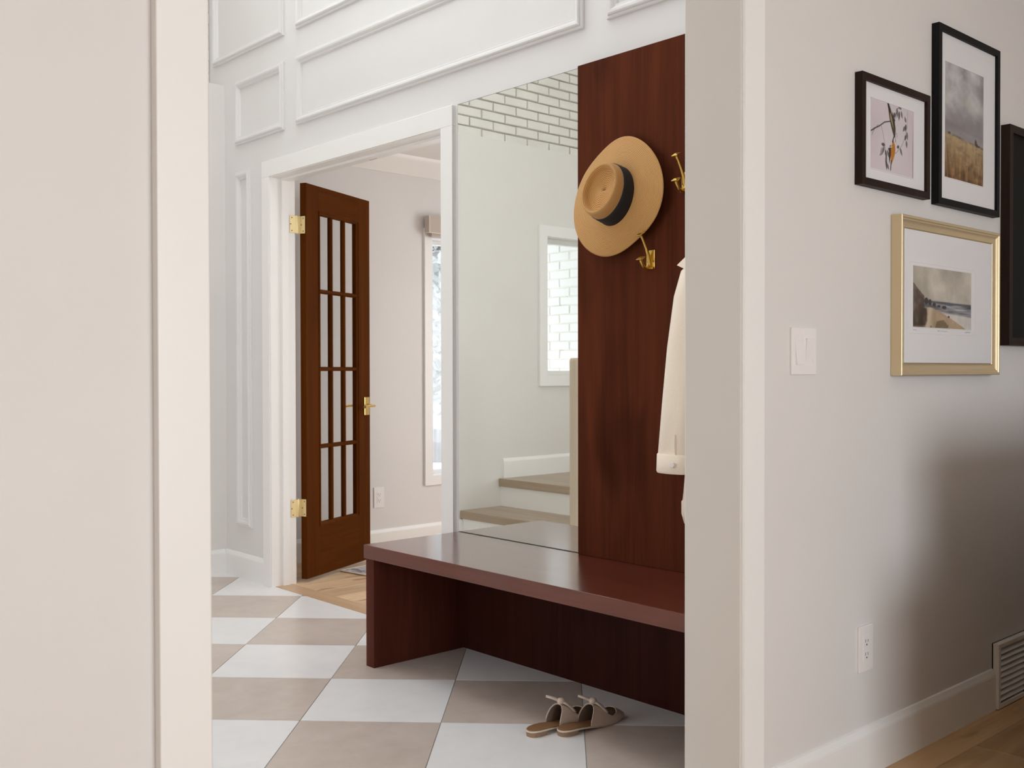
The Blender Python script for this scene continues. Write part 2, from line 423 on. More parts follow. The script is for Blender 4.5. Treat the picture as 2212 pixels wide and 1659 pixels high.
# door frame: jambs, stops, casings
t2 = holder('trim_2', 'white frame and casing of the glazed double doorway')
b = MB(); b.box(2.700, 2.846, DY1, DY1 + .02, 0, DZ + .02); b.box(2.700, 2.846, DY0 - .02, DY0, 0, DZ + .02); b.box(2.700, 2.846, DY0, DY1, DZ, DZ + .02)
b.build('jamb', M['trim'], t2)
b = MB(); b.box(2.764, 2.802, DY1 - .011, DY1, 0, DZ); b.box(2.764, 2.802, DY0, DY0 + .011, 0, DZ); b.box(2.764, 2.802, DY0 + .011, DY1 - .011, DZ - .011, DZ)
b.build('door_stop', M['trim'], t2)
MB().box(2.692, XW0, DY1 + .003, 4.901, 0, DZ + .003).build('casing', M['trim'], t2, bevel=.002)
MB().box(2.692, XW0, 3.320, DY0 - .003, 0, DZ + .003).build('casing', M['trim'], t2, bevel=.002)
MB().box(2.692, XW0, 3.320, 4.901, DZ + .0032, 2.217).build('head_casing', M['trim'], t2, bevel=.002)
b = MB(); b.box(XW1, 2.842, DY1 + .006, 4.908, 0, 2.217); b.box(XW1, 2.842, 3.318, DY0 - .006, 0, 2.217); b.box(XW1, 2.842, DY0 - .006, DY1 + .006, DZ + .004, 2.217)
b.build('casing', M['trim'], t2)
MB().box(2.812, 2.832, 4.055, 4.115, DZ - .002, DZ).build('strike_plate', M['screw'], t2)

# --- far end wall of foyer and study, ledge at 2.71, window_2 opening
WX0, WX1, WZ0, WZ1 = -.375, .215, 1.09, 2.09
SX0, SX1, SZ0, SZ1 = 4.155, 5.02, .445, 1.985      # study window opening
b = MB(); YEB = 5.52
b.box(-1.3, WX0, YE, YEB, -.03, 2.71); b.box(WX1, XW0, YE, YEB, -.03, 2.71); b.box(WX0, WX1, YE, YEB, -.03, WZ0); b.box(WX0, WX1, YE, YEB, WZ1, 2.71)
struct('wall_left', b, M['wall_foyer'], 'soft white end wall of the foyer beside the stairs')
b = MB(); b.box(XW1, SX0, YE, YEB, -.03, 2.6); b.box(SX1, 6.1, YE, YEB, -.03, 2.6); b.box(SX0, SX1, YE, YEB, -.03, SZ0); b.box(SX0, SX1, YE, YEB, SZ1, 2.6)
struct('wall_left', b, M['wall_greige'], 'warm grey wall of the room behind the glazed door')
# brick wall above, with the high stair window
HX0, HX1, HZ0, HZ1 = .2, 1.9, 3.6, 4.9
TB = .8
b = MB(); b.box(-1.3, HX0, YB, YB + TB, 2.60, HB); b.box(HX1, XW1, YB, YB + TB, 2.60, HB); b.box(HX0, HX1, YB, YB + TB, 2.60, HZ0); b.box(HX0, HX1, YB, YB + TB, HZ1, HB)
wbr = struct('wall_upper', b, M['mortar_in'], 'white painted brick wall above the stair wall ledge')
def brick_shape(m, u0, u1, z0, z1, dep, mk, j=.0022, ch=.004):
    r = lambda: random.uniform(-j, j)
    bk = [(u0, z0), (u1, z0), (u1, z1), (u0, z1)]
    f = [(u0 + r(), z0 + r()), (u1 + r(), z0 + r()), (u1 + r(), z1 + r()), (u0 + r(), z1 + r())]
    s = [(1, 1), (-1, 1), (-1, -1), (1, -1)]; d = dep + random.uniform(-.0015, .0015)
    vs = [mk(u, z, 0) for u, z in bk] + [mk(u, z, d - ch) for u, z in f] + [mk(u + a * ch, z + c * ch, d) for (u, z), (a, c) in zip(f, s)]
    fs = [(8, 9, 10, 11)] + [(i, (i + 1) % 4, 4 + (i + 1) % 4, 4 + i) for i in range(4)] + [(4 + i, 4 + (i + 1) % 4, 8 + (i + 1) % 4, 8 + i) for i in range(4)]
    m.add(vs, fs)
rest = MB(); PX, PZ = .2195, .0685
for row in range(38):
    z0 = 2.748 - PZ + row * PZ
    for k in range(-10, 12):
        x0 = .668 - PX * k + (PX / 2 if row % 2 == 0 else 0)
        u0, u1, zz0, zz1 = x0 - PX + .006, x0 - .006, z0 + .0055, z0 + PZ - .0055
        u0 = max(u0, -1.29); u1 = min(u1, XW0 - .004)
        if u1 - u0 < .03 or (u1 > HX0 and u0 < HX1 and zz1 > HZ0): continue
        mk = lambda u, z, d: (u, YB - d, z)
        if -.75 < x0 < 1.45 and row < 13:
            m = MB(); brick_shape(m, u0, u1, zz0, zz1, .011, mk); m.build('brick', M['brick_in'], wbr)
        else:
            brick_shape(rest, u0, u1, zz0, zz1, .011, mk)
tag(rest.build('bricks', M['brick_in'], wbr), kind='stuff')
# remaining foyer walls
b = MB(); b.box(-1.42, -1.3, YR1, 2.35, -.03, HB); b.box(-1.42, -1.3, 3.65, YB + TB, -.03, HB); b.box(-1.42, -1.3, 2.35, 3.65, 2.25, HB); b.box(-1.42, -1.3, 2.35, 3.65, -.03, .25)
struct('wall_front', b, M['wall_foyer'], 'soft white wall at the entry end of the foyer')
b = MB(); KX0, KX1, KY0, KY1 = .95, 2.25, 2.75, 4.25
b.box(-1.42, KX0, YR0, YB + TB, HB, HB + .1); b.box(KX1, XW1, YR0, YB + TB, HB, HB + .1); b.box(KX0, KX1, YR0, KY0, HB, HB + .1); b.box(KX0, KX1, KY1, YB + TB, HB, HB + .1); struct('ceiling', b, M['ceiling'], 'white ceiling high over the foyer')

# --- study shell
b = MB(); b.box(6.0, 6.1, 2.1, 2.2, -.03, 2.6); b.box(6.0, 6.1, 3.7, YE, -.03, 2.6); b.box(6.0, 6.1, 2.2, 3.7, -.03, .4); b.box(6.0, 6.1, 2.2, 3.7, 2.3, 2.6)
struct('wall_far', b, M['wall_greige'], 'warm grey outer wall of the room behind the glazed door')
b = MB(); b.box(XW1, 6.1, 2.0, 2.1, -.03, 2.6); struct('wall_inner', b, M['wall_greige'], 'warm grey inner wall of the room behind the glazed door')
b = MB(); b.box(XW1, 6.1, 2.0, YEB, 2.478, 2.6); struct('ceiling', b, M['ceiling'], 'white ceiling of the room behind the glazed door')
cp = [(0, 0), (.012, .0), (.02, .012), (.045, .03), (.07, .075), (.085, .085), (.09, .108), (0, .108)]
b = MB(); b.prism([(YE - u, 2.37 + w) for u, w in cp], XW1, 6.0, 'X')
struct('trim_3', b, M['trim'], 'white crown moulding under the ceiling behind the glazed door', smooth=50)

# --- living room shell
b = MB(); b.box(-2.4, -.25, -3.1, -3.0, -.03, 2.6); b.box(2.25, 5.2, -3.1, -3.0, -.03, 2.6); b.box(-.25, 2.25, -3.1, -3.0, -.03, .4); b.box(-.25, 2.25, -3.1, -3.0, 2.2, 2.6)
struct('wall_rear', b, M['wall_greige'], 'warm grey window wall behind the camera')
b = MB(); b.box(-2.5, -2.4, -3.1, YR0, -.03, 2.6); struct('wall_living', b, M['wall_greige'], 'warm grey side wall of the living room')
b = MB(); b.box(5.2, 5.3, -3.1, YR1, -.03, 2.6); struct('wall_living', b, M['wall_greige'], 'warm grey far side wall of the living room')
b = MB(); b.box(-2.4, 5.2, -3.0, YR0, 2.6, 2.7); struct('ceiling', b, M['ceiling'], 'white ceiling of the living room')

# --- baseboards
def bb(u0, u1, mk, z0=0.0, end=False):
    pr = [(0, 0), (.0135, 0), (.0135, .112), (.0125, .118), (.0055, .134), (0, .136)]
    m = MB(); m.rings([[mk(u0, d, z0 + z) for d, z in pr], [mk(u1, d, z0 + z) for d, z in pr]]); return m
struct('baseboard_right', bb(2.150, 3.4865, lambda u, d, z: (u, YR0 - d, z)), M['trim'], 'white baseboard under the framed pictures')
struct('baseboard_right', bb(3.905, 5.2, lambda u, d, z: (u, YR0 - d, z)), M['trim'], 'white baseboard past the floor grille')
struct('baseboard_right', bb(-2.4, .6284, lambda u, d, z: (u, YR0 - d, z)), M['trim'], 'white baseboard before the wide opening')
struct('baseboard_back', bb(4.901, YE, lambda u, d, z: (XW0 - d, u, z)), M['trim'], 'white baseboard between door casing and foyer corner')
struct('baseboard_left', bb(.995, XW0 - .0136, lambda u, d, z: (u, YE - d, z)), M['trim'], 'white baseboard at the foot of the foyer end wall')
struct('baseboard_left', bb(-1.3, .634, lambda u, d, z: (u, YE - d, z), .383), M['trim'], 'white baseboard along the stair landing')
struct('baseboard_study', bb(XW1 + .02, 6.0, lambda u, d, z: (u, YE - d, z)), M['trim'], 'white baseboard seen behind the brown door')

# --- floors
fl = struct('floor', MB().box(-1.42, 2.722, YR1 - .16, YE + .02, -.06, -.0022), M['grout'], 'checkerboard of taupe and pale stone tiles laid diagonally')
TX, TY, TS = 1.7344, 2.9239, .457
def clip(poly, x0, x1, y0, y1):
    for ax, lim, sgn in ((0, x0, 1), (0, x1, -1), (1, y0, 1), (1, y1, -1)):
        out = []
        for i in range(len(poly)):
            a, c = poly[i - 1], poly[i]; da, dc = sgn * (a[ax] - lim), sgn * (c[ax] - lim)
            if da * dc < 0:
                t = da / (da - dc); out.append((a[0] + t * (c[0] - a[0]), a[1] + t * (c[1] - a[1])))
            if dc >= 0: out.append(c)
        poly = out
        if len(poly) < 3: return None
    return poly
q = math.sqrt(.5)
for i in range(-9, 9):
    for j in range(-8, 9):
        c = [(i, j), (i + 1, j), (i + 1, j + 1), (i, j + 1)]; g = .0016 / TS
        cs = [(a + (g if a == i else -g), d + (g if d == j else -g)) for a, d in c]
        P = [(TX + TS * (a + d) * q, TY + TS * (d - a) * q) for a, d in cs]
        P = clip(P, -1.3, 2.7205, 1.560, YE)
        if not P: continue
        ar = abs(sum(P[k - 1][0] * P[k][1] - P[k][0] * P[k - 1][1] for k in range(len(P)))) / 2
        if ar < .0008: continue
        if all(p[0] < .95 and p[1] > 4.33 for p in P): continue
        MB().prism(P, -.010, 0, 'Z').build('floor_tile', M['tile_white'] if (i + j) % 2 == 0 else M['tile_beige'], fl)
def planks(par, x0, x1, y0, y1, w, seed, wide):
    rnd = random.Random(seed); y = y0
    while y < y1 - .01:
        x = x0; first = True
        while x < x1 - .01:
            ln = rnd.uniform(.3, 1.4) if first else rnd.uniform(1.1, 1.9); first = False
            xe = min(x + ln, x1); xe = x1 if x1 - xe < .25 else xe
            ye = min(y + w, y1)
            m = MB(); xa, xb, ya, yb = x + .0005, xe - .0005, y + .0006, ye - .0006; e = .0014
            m.rings([[(xa, ya, -.014), (xb, ya, -.014), (xb, yb, -.014), (xa, yb, -.014)], [(xa, ya, -e), (xb, ya, -e), (xb, yb, -e), (xa, yb, -e)],
                     [(xa + e, ya + e, 0), (xb - e, ya + e, 0), (xb - e, yb - e, 0), (xa + e, yb - e, 0)]])
            m.build('floor_plank', M[wide], par)
            x = xe
        y += w
fs = struct('floor', MB().box(2.722, 6.1, 2.0, YE + .02, -.06, -.003), M['vent_dark'], 'honey oak plank floor behind the glazed door')
planks(fs, 2.823, 6.0, 2.1, YE, .165, 3, 'oak_study')
MB().box(2.7225, 2.8225, DY0 - .02, DY1 + .02, -.012, .0015).build('threshold', wood('oak_threshold', (.44, .28, .16), (.53, .35, .21), (.60, .42, .265), 'Y', .42), fs, bevel=.001)
fv = struct('floor', MB().box(-2.4, 5.2, -3.0, 1.55, -.06, -.003), M['vent_dark'], 'honey oak plank floor of the living room below the pictures')
planks(fv, -2.4, 5.2, .20, YR0, .165, 8, 'oak_floor')
planks(fv, -2.4, 5.2, -3.0, .20, .20, 9, 'oak_floor')
MB().box(OX0, OX1, YR0, 1.5585, -.012, .0015).build('threshold', M['oak_floor'], fv, bevel=.001)

# --- windows
def window(name, label, x0, x1, z0, z1, cas, fr, sill=False):
    w = holder(name, label)
    b = MB()
    b.box(x0 - cas, x0, YE - .017, YE, z0 - cas, z1 + cas); b.box(x1, x1 + cas, YE - .017, YE, z0 - cas, z1 + cas)
    b.box(x0, x1, YE - .017, YE, z1, z1 + cas); b.box(x0, x1, YE - .017, YE, z0 - cas, z0)
    b.build('casing', M['trim'], w)
    MB().frame(x0, x1, z0, z1, [(0, 0), (fr, 0), (fr, .05), (fr - .008, .05), (fr - .008, .06), (0, .06)], lambda u, v, h: (u, YEB - .02 - h, v)).build('sash', M['trim'], w)
    MB().box(x0 + fr, x1 - fr, YEB - .052, YEB - .046, z0 + fr, z1 - fr).build('glass_pane', M['glass'], w)
    return w
window('window_1', 'tall white window partly hidden by the door casing', SX0, SX1, SZ0, SZ1, .062, .022)
window('window_2', 'small white stair window seen in the mirror', WX0, WX1, WZ0, WZ1, .075, .034)
def far_window(name, label, mk, u0, u1, z0, z1):
    w = holder(name, label)
    MB().frame(u0, u1, z0, z1, [(0, 0), (.05, 0), (.05, .06), (0, .06)], mk).build('sash', M['trim'], w)
    return w
far_window('window_3', 'large living room window behind the camera', lambda u, v, h: (u, -3.09 + h, v), -.25, 2.25, .4, 2.2)
far_window('window_4', 'high window in the brick wall over the stairs', lambda u, v, h: (u, YB + TB - .005 - h, v), HX0, HX1, HZ0, HZ1)
far_window('added_window_5', 'added unseen side window around the study fill light', lambda u, v, h: (6.09 - h, u, v), 2.2, 3.7, .4, 2.3)
far_window('added_window_6', 'added unseen entry opening around the foyer fill light', lambda u, v, h: (-1.41 + h, u, v), 2.35, 3.65, .25, 2.25)

far_window('added_window_7', 'added unseen ceiling opening around the overhead fill light', lambda u, v, h: (u, v, HB + .1 - h), KX0, KX1, KY0, KY1)

# --- stairs with landing and newel post
st = holder('staircase', 'low oak stairs with white risers seen in the mirror')
MB().box(.62, 1.017, 4.30, YE, .140, .193).build('tread', M['oak_tread'], st, bevel=.004)
MB().box(.980, .998, 4.31, YE, 0, .140).build('riser', M['trim'], st)
MB().box(-1.3, .672, 4.30, YE, .330, .383).build('tread', M['oak_tread'], st, bevel=.004)
MB().box(.636, .654, 4.31, YE, .193, .330).build('riser', M['trim'], st)
b = MB(); b.box(-1.3, .980, 4.315, 4.33, 0, .140); b.box(-1.3, .636, 4.315, 4.33, .140, .330); b.build('skirt_board', M['trim'], st)
b = MB(); b.box(.957, 1.047, 4.225, 4.2985, 0, 1.20)
b.build('newel_post', M['oak_post'], st, bevel=.018, seg=4, smooth=40)

# ================================================================== FURNITURE
# bench
bn = thing('bench', 'long dark cherry wood bench built below the mirror', 'bench', (2.24, 2.48, 0))
ox, oy = 2.24, 2.48
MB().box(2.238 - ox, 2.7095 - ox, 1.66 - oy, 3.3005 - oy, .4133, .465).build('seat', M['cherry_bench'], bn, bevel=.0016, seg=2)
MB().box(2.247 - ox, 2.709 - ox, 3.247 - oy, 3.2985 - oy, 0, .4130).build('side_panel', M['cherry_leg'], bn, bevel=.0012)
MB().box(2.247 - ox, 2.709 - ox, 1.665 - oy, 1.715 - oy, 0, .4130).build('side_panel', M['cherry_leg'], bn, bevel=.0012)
MB().box(2.6875 - ox, 2.709 - ox, 1.7155 - oy, 3.2465 - oy, 0, .4130).build('back_panel', M['cherry_shade'], bn)
# mirror
mi = thing('mirror', 'tall frameless wall mirror standing on the dark bench', 'mirror', (2.7058, 2.95, .466))
b = MB(); b.box(.0012, .0050, -.3490, .3510, 0, 1.7514); b.build('backing', M['mirror_edge'], mi)
b = MB(); b.box(0, .0011, -.3475, .3490, .0015, 1.7495); b.build('glass', M['mirror'], mi)
# wooden wall panel
cpn = thing('coat_rack', 'tall dark cherry wall board beside the mirror, carrying the hooks', 'coat rack', (2.6874, 2.13, .4655))
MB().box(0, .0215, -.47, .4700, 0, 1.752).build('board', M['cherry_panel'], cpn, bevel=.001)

# ------------------------------------------------------------------ glazed door
dr = thing('door_1', 'amber brown glazed door standing open behind the white casing', 'door', (2.894, 4.7975, .02), rad(25))
tag(dr, kind='structure')
DW, DH, DT = .656, 2.102, .036     # local: x along the leaf from the hinge, y into the study, z up
sl, sr, gz0, gz1 = .124, .530, .268, 1.966
MB().box(0, sl, 0, DT, 0, DH).build('stile', M['door_wood'], dr, bevel=.0015)
MB().box(sr, DW, 0, DT, 0, DH).build('stile', M['door_wood'], dr, bevel=.0015)
dw2 = wood('amber_door_rail', (.058, .0138, .0009), (.082, .0208, .0014), (.110, .030, .0024), 'X', .6, 0, .2, spec=.03)
MB().box(sl, sr, 0, DT, gz1, DH).build('rail', dw2, dr, bevel=.0012)
MB().box(sl, sr, 0, DT, 0, gz0).build('rail', dw2, dr, bevel=.0012)
gp = [(-.004, .0), (-.003, -.005), (.002, -.006), (.005, -.005), (.006, -.001), (.010, .001), (.016, .007), (.016, .029), (.010, .035), (.0, .037)]
MB().frame(sl, sr, gz0, gz1, gp, lambda u, w, h: (u, h, w)).build('glazing_bead', M['door_wood'], dr, smooth=40)
gx0, gx1 = sl + .016, sr - .016; pw = (gx1 - gx0 - 2 * .018) / 3; zt0, zt1 = gz0 + .016, gz1 - .016; ph = (zt1 - zt0 - 3 * .018) / 4
mprof = lambda c, h: [(c - h, .013), (c - h * .45, .004), (c + h * .45, .004), (c + h, .013), (c + h, .023), (c + h * .45, .032), (c - h * .45, .032), (c - h, .023)]
for k in range(1, 3):
    c = gx0 + k * pw + (k - .5) * .018
    MB().prism(mprof(c, .0115), zt0, zt1, 'Z').build('muntin', M['door_wood'], dr)
for k in range(1, 4):
    c = zt0 + k * ph + (k - .5) * .018
    MB().prism([(y, z) for z, y in mprof(c, .0115)], gx0, gx1, 'X').build('muntin', dw2, dr)
for a in range(3):
    for c in range(4):
        x = gx0 + a * (pw + .018); z = zt0 + c * (ph + .018)
        MB().box(x - .003, x + pw + .003, .0165, .0195, z - .003, z + ph + .003).build('glass_pane', M['glass'], dr)
# lever set
def lever(par, s):
    y0 = 0 if s < 0 else DT
    pl = MB().box(.586, .640, y0, y0 + s * .007, .848, .953).build('lever_plate', M['brass'], par, bevel=.002)
    m = MB(); m.lathe([(.012, 0), (.012, .014), (.009, .018), (.0085, .048), (.0, .048)], 16, 'Y', (.613, 0, 0))
    m.v = [(x, y0 + s * (.007 + y), z + .903) for x, y, z in m.v]
    m.tube([(.622, y0 + s * .050, .903), (.600, y0 + s * .051, .903), (.565, y0 + s * .052, .902), (.515, y0 + s * .050, .899)], [.0085, .0085, .0075, .0085], 10)
    m.build('lever_handle', M['brass'], par, smooth=50)
lever(dr, -1); lever(dr, 1)
# hinges: leaf on the jamb, knuckle, leaf on the door edge
for zc in (1.900 - .02, .399 - .02):
    h = MB().box(-.0025, 0, .004, .034, zc - .046, zc + .046).build('hinge_leaf', M['pale_brass'], dr, bevel=.0008, seg=1)
    for q_, (yy, zz) in enumerate([(.014, -.034), (.026, 0), (.014, .034)]):
        MB().lathe([(.0032, -.0035), (.0032, -.0024), (0, -.0024)], 10, 'X', (0, yy, zc + zz)).build('screw', M['screw'], h)
hg = t2
for zc in (1.900, .399):
    j = MB().box(2.814, 2.850, DY1 - .0025, DY1, zc - .046, zc + .046).build('hinge_leaf', M['pale_brass'], hg, bevel=.0008, seg=1)
    for (xx, zz) in [(2.826, -.034), (2.819, 0), (2.826, .034)]:
        MB().lathe([(.0032, 0), (.0032, -.0011), (0, -.0011)], 10, 'Y', (xx, DY1 - .0025, zc + zz)).build('screw', M['screw'], j)
    m = MB(); m.lathe([(0, -.050), (.0045, -.049), (.0062, -.046), (.0062, .046), (.0045, .049), (0, .050)], 14, 'Z', (2.859, DY1 + .001, zc))
    m.box(2.848, 2.860, DY1 - .003, DY1 - .0008, zc - .046, zc + .046)
    m.build('hinge_knuckle', M['pale_brass'], hg, smooth=40)
    MB().box(2.860, 2.880, DY1 + .0006, DY1 + .0030, zc - .045, zc + .045).build('hinge_leaf', M['pale_brass'], hg)

# ------------------------------------------------------------------ straw hat
HC = Vector((2.640, 2.392, 1.722))
hat = thing('straw_hat', 'wide brimmed tan straw hat with black band hanging on the dark panel', 'hat', HC)
# hat frame: a = across (towards -Y), w = up, n = outwards (-X)
nv = Vector((-1, .04, .06)).normalized(); av = Vector((0, -1, 0)); av = (av - nv * av.dot(nv)).normalized(); wv = nv.cross(av) * -1
if wv.z < 0: wv = -wv
OUT = [(5.3, .2215), (21.3, .2193), (37, .2117), (53.2, .2096), (76.4, .2043), (88.3, .2001), (100.9, .1931), (121.4, .1869), (145.3, .1945), (165.4, .1982), (181.5, .1988),
       (205, .2018), (226.1, .2052), (244.7, .2081), (259.7, .2063), (274.2, .1973), (295.6, .1867), (315.8, .1917), (338.1, .2119), (351.3, .2204)]
oa = np.array([a for a, _ in OUT]); orr = np.array([r for _, r in OUT])
_ts = np.radians(oa); _B = np.stack([np.ones_like(_ts)] + [f(k * _ts) for k in range(1, 7) for f in (np.cos, np.sin)], 1)
_cf = np.linalg.lstsq(_B, orr, rcond=None)[0]
def rout(t):             # brim outline as a smooth closed curve
    return float(_cf[0] + sum(_cf[2 * k - 1] * math.cos(k * t) + _cf[2 * k] * math.sin(k * t) for k in range(1, 7)))
NT = 96
def crown_r(t, k=1.0):       # oval, long axis nearly upright and leaning right
    ph = t - rad(68); return k * (.0985 * .083) / math.sqrt((.083 * math.cos(ph)) ** 2 + (.0985 * math.sin(ph)) ** 2)
def hat_pt(r, t, n, off=(0, 0)):
    x = r * math.cos(t) + off[0]; y = r * math.sin(t) + off[1]
    return av * x + wv * y + nv * n
def hat_mesh(name, rows, mat, thick=0.0):
    """rows: list of (fn(t)->(r, n), v) swept round the axis; v is arc length for the braid."""
    me = bpy.data.meshes.new(name); V = []; F = []; UV = []
    for fn, v, off in rows:
        for k in range(NT):
            t = 2 * math.pi * k / NT; r, n = fn(t); V.append(hat_pt(r, t, n, off))
    for i in range(len(rows) - 1):
        for k in range(NT):
            k2 = (k + 1) % NT
            F.append((i * NT + k, i * NT + k2, (i + 1) * NT + k2, (i + 1) * NT + k))
            UV += [(k / NT, rows[i][1]), ((k + 1) / NT, rows[i][1]), ((k + 1) / NT, rows[i + 1][1]), (k / NT, rows[i + 1][1])]
    me.from_pydata(V, [], F); l = me.uv_layers.new(name='UVMap')
    for i, u in enumerate(UV): l.data[i].uv = u
    for p in me.polygons: p.use_smooth = True
    me.materials.append(mat); o = bpy.data.objects.new(name, me); COL.objects.link(o); o.parent = hat
    if thick:
        sd = o.modifiers.new('thickness', 'SOLIDIFY'); sd.thickness = thick; sd.offset = 0
    return o
CO = (.020, -.006)           # crown sits a little off the middle of the brim
def wave(t): return .010 * math.cos(2 * (t - rad(38))) + .003 * math.cos(3 * t + 1)
rows = []
for i in range(25):
    s = i / 24
    def fn(t, s=s):
        r0 = crown_r(t); r1 = rout(t); r = r0 + (r1 - r0) * s
        n = -.004 + .010 * (1 - s) ** 2 + wave(t) * s ** 1.5 - .012 * s * s
        return r, n
    rows.append((fn, .10 + s * .125, (CO[0] * (1 - s), CO[1] * (1 - s))))
hat_mesh('brim', rows, M['straw'], .0026)
HH = .090
prof = [(1.0, .004, 0), (.99, .018, .018), (.972, .042, .046), (.948, .066, .074), (.91, .082, .096), (.87, .089, .107), (.83, .0895, .115), (.79, .083, .122), (.76, .073, .132), (.72, .066, .140), (.55, .064, .155), (.35, .064, .172), (.18, .063, .187), (.02, .063, .20)]
def tilt(t, k): return .010 * math.cos(t - rad(250)) * k      # top slopes a little
rows = [((lambda t, a=a, h=h: (crown_r(t, a), h + tilt(t, h / HH))), v, (CO[0] + .004 * h / HH, CO[1] + .014 * h / HH)) for a, h, v in prof]
hat_mesh('crown', rows, M['straw'], .002)
rows = [((lambda t, a=a, h=h: (crown_r(t, a) + .0030, h + tilt(t, h / HH))), h, (CO[0] + .004 * h / HH, CO[1] + .014 * h / HH)) for a, h in [(.97, .003), (1.0, .006), (.989, .020), (.972, .042), (.958, .056), (.930, .0565)]]
hat_mesh('hat_band', rows, M['ribbon'])

# ------------------------------------------------------------------ coat hooks
def hook(label, y, z):
    h = thing('coat_hook', label, 'hook', (2.6874, y, z), 0, 'brass hooks on the dark panel')
    X = lambda d: -d
    pl = MB().box(-.0045, 0, -.018, .018, -.032, .032).build('back_plate', M['satin_brass'], h, bevel=.0014)
    MB().prism([(-.004, -.032), (-.012, -.032), (-.012, -.027), (-.004, -.024)], -.017, .017, 'Y').build('plate_lip', M['satin_brass'], h)
    m = MB()
    m.tube([(-.004, 0, -.014), (-.009, 0, -.004), (-.014, 0, .012), (-.026, 0, .038), (-.042, 0, .064), (-.052, 0, .078)], [.0085, .0088, .0072, .0058, .0052, .0062], 10, .8, (0, 1, 0))
    m.build('upper_arm', M['satin_brass'], h, smooth=45)
    m = MB()
    m.tube([(-.006, 0, -.016), (-.014, 0, -.027), (-.026, 0, -.031), (-.040, 0, -.026), (-.050, 0, -.013), (-.054, 0, -.004)], [.0066, .0060, .0052, .0048, .0048, .006], 10, .8, (0, 1, 0))
    m.build('lower_arm', M['satin_brass'], h, smooth=45)
    def cap(c, d):
        d = Vector(d).normalized(); a = Vector((0, 1, 0)); e = d.cross(a)
        m = MB(); R = []
        for hh, s in [(-.004, .005), (0, .0115), (.0025, .0120), (.006, .004)]:
            R.append([Vector(c) + d * hh + a * (s * u) + e * (s * w) for u, w in ((-1, -1), (1, -1), (1, 1), (-1, 1))])
        m.rings(R); return m
    cap((-.0530, 0, .0805), (-.55, 0, 1)).build('cap', M['satin_brass'], h, bevel=.0008, seg=1)
    cap((-.0545, 0, .0005), (-.5, 0, 1)).build('cap', M['satin_brass'], h, bevel=.0008, seg=1)
    for yy in (-.0125, .0125):
        MB().lathe([(0, -.0055), (.0022, -.0052), (.0028, -.0040), (.0028, -.003)], 10, 'X', (0, yy, -.006)).build('screw', M['screw'], h)
    return h
hook('satin brass double coat hook just below the straw hat', 2.258, 1.497)
hook('satin brass double coat hook beside the white post, above the jacket', 2.110, 1.737)
hook('brass coat hook that carries the cream jacket', 1.945, 1.572)

# ------------------------------------------------------------------ jacket
JX, JY = 2.636, 1.945
jk = thing('jacket', 'cream cotton jacket hanging half hidden behind the white post', 'jacket', (JX, JY, .64))
def cloth_loft(name, levels, mat, parent, n=40, fold=0.0, nf=5, seed=0, sub=True, open_end=False):
    rings = []
    for i, (cx, cy, z, rx, ry) in enumerate(levels):
        ring = []
        for k in range(n):
            a = 2 * math.pi * k / n
            w = 1 + fold * math.sin(nf * a + seed + .5 * i) * (i / len(levels))
            ring.append((cx + rx * w * math.cos(a) * (1 if True else 0), cy + ry * (1 + .35 * (w - 1)) * math.sin(a), z))
        rings.append(ring)
    m = MB(); m.rings(rings, True, True, not open_end)
    return m.build(name, mat, parent, smooth=80)
cloth_loft('body', [(0.0, 0, .885, .014, .030), (0, 0, .870, .024, .055), (0, 0, .84, .030, .080), (0, 0, .78, .036, .092), (-.002, 0, .66, .038, .098), (-.002, 0, .45, .040, .103), (-.002, 0, .22, .042, .114), (-.002, 0, .075, .043, .128), (-.002, 0, .070, .045, .131), (-.002, 0, .03, .045, .131), (-.002, 0, .0, .043, .122), (-.002, 0, -.004, .03, .09)], M['cream_denim'], jk, 48, .22, 5, 1)
def sleeve(s, name='sleeve'):
    L = [(-.012, .058, .835, .020, .030), (-.022, .080, .80, .030, .044), (-.030, .094, .72, .034, .052), (-.034, .112, .56, .036, .058), (-.036, .126, .38, .037, .063), (-.036, .139, .225, .035, .066), (-.036, .1405, .218, .033, .062)]
    sv = cloth_loft(name, [(a, s * b, z, rx, ry) for a, b, z, rx, ry in L], M['cream_denim'], jk, 36, .10, 4, 2)
    C = [(-.036, .1395, .222, .038, .066), (-.036, .1400, .219, .041, .0685), (-.036, .1420, .166, .041, .0690), (-.036, .1420, .160, .038, .066), (-.036, .1420, .166, .034, .062), (-.036, .1400, .212, .030, .058)]
    cf = cloth_loft('cuff', [(a, s * b, z, rx, ry) for a, b, z, rx, ry in C], M['cream_denim'], sv, 36)
    m = MB(); m.lathe([(0, -.0045), (.0035, -.005), (.0075, -.0045), (.009, -.0025), (.0085, 0), (0, 0)], 18, 'X', (-.0782, s * .118, .190)); m.build('button', M['pearl'], sv, smooth=40)
    m = MB(); m.tube([(-.0715, s * .112, .222), (-.073, s * .113, .25), (-.0728, s * .112, .285)], .0016, 6); m.build('placket_seam', M['stitch'], sv)
    return sv
sleeve(1); sleeve(-1)
for s in (1, -1):       # pointed collar leaves
    pts = [(-.020, s * .020, .892), (-.030, s * .070, .870), (-.048, s * .126, .818), (-.050, s * .080, .798), (-.046, s * .030, .815)]
    m = MB(); m.rings([pts, [(x + .004, y, z) for x, y, z in pts]]); m.build('collar', M['cream_denim'], jk, bevel=.001)
m = MB(); m.tube([(.006, -.012, .880), (.0, -.010, .902), (-.006, 0, .906), (.0, .010, .902), (.006, .012, .880)], .0025, 8); m.build('hanging_loop', M['cream_denim'], jk, smooth=60)

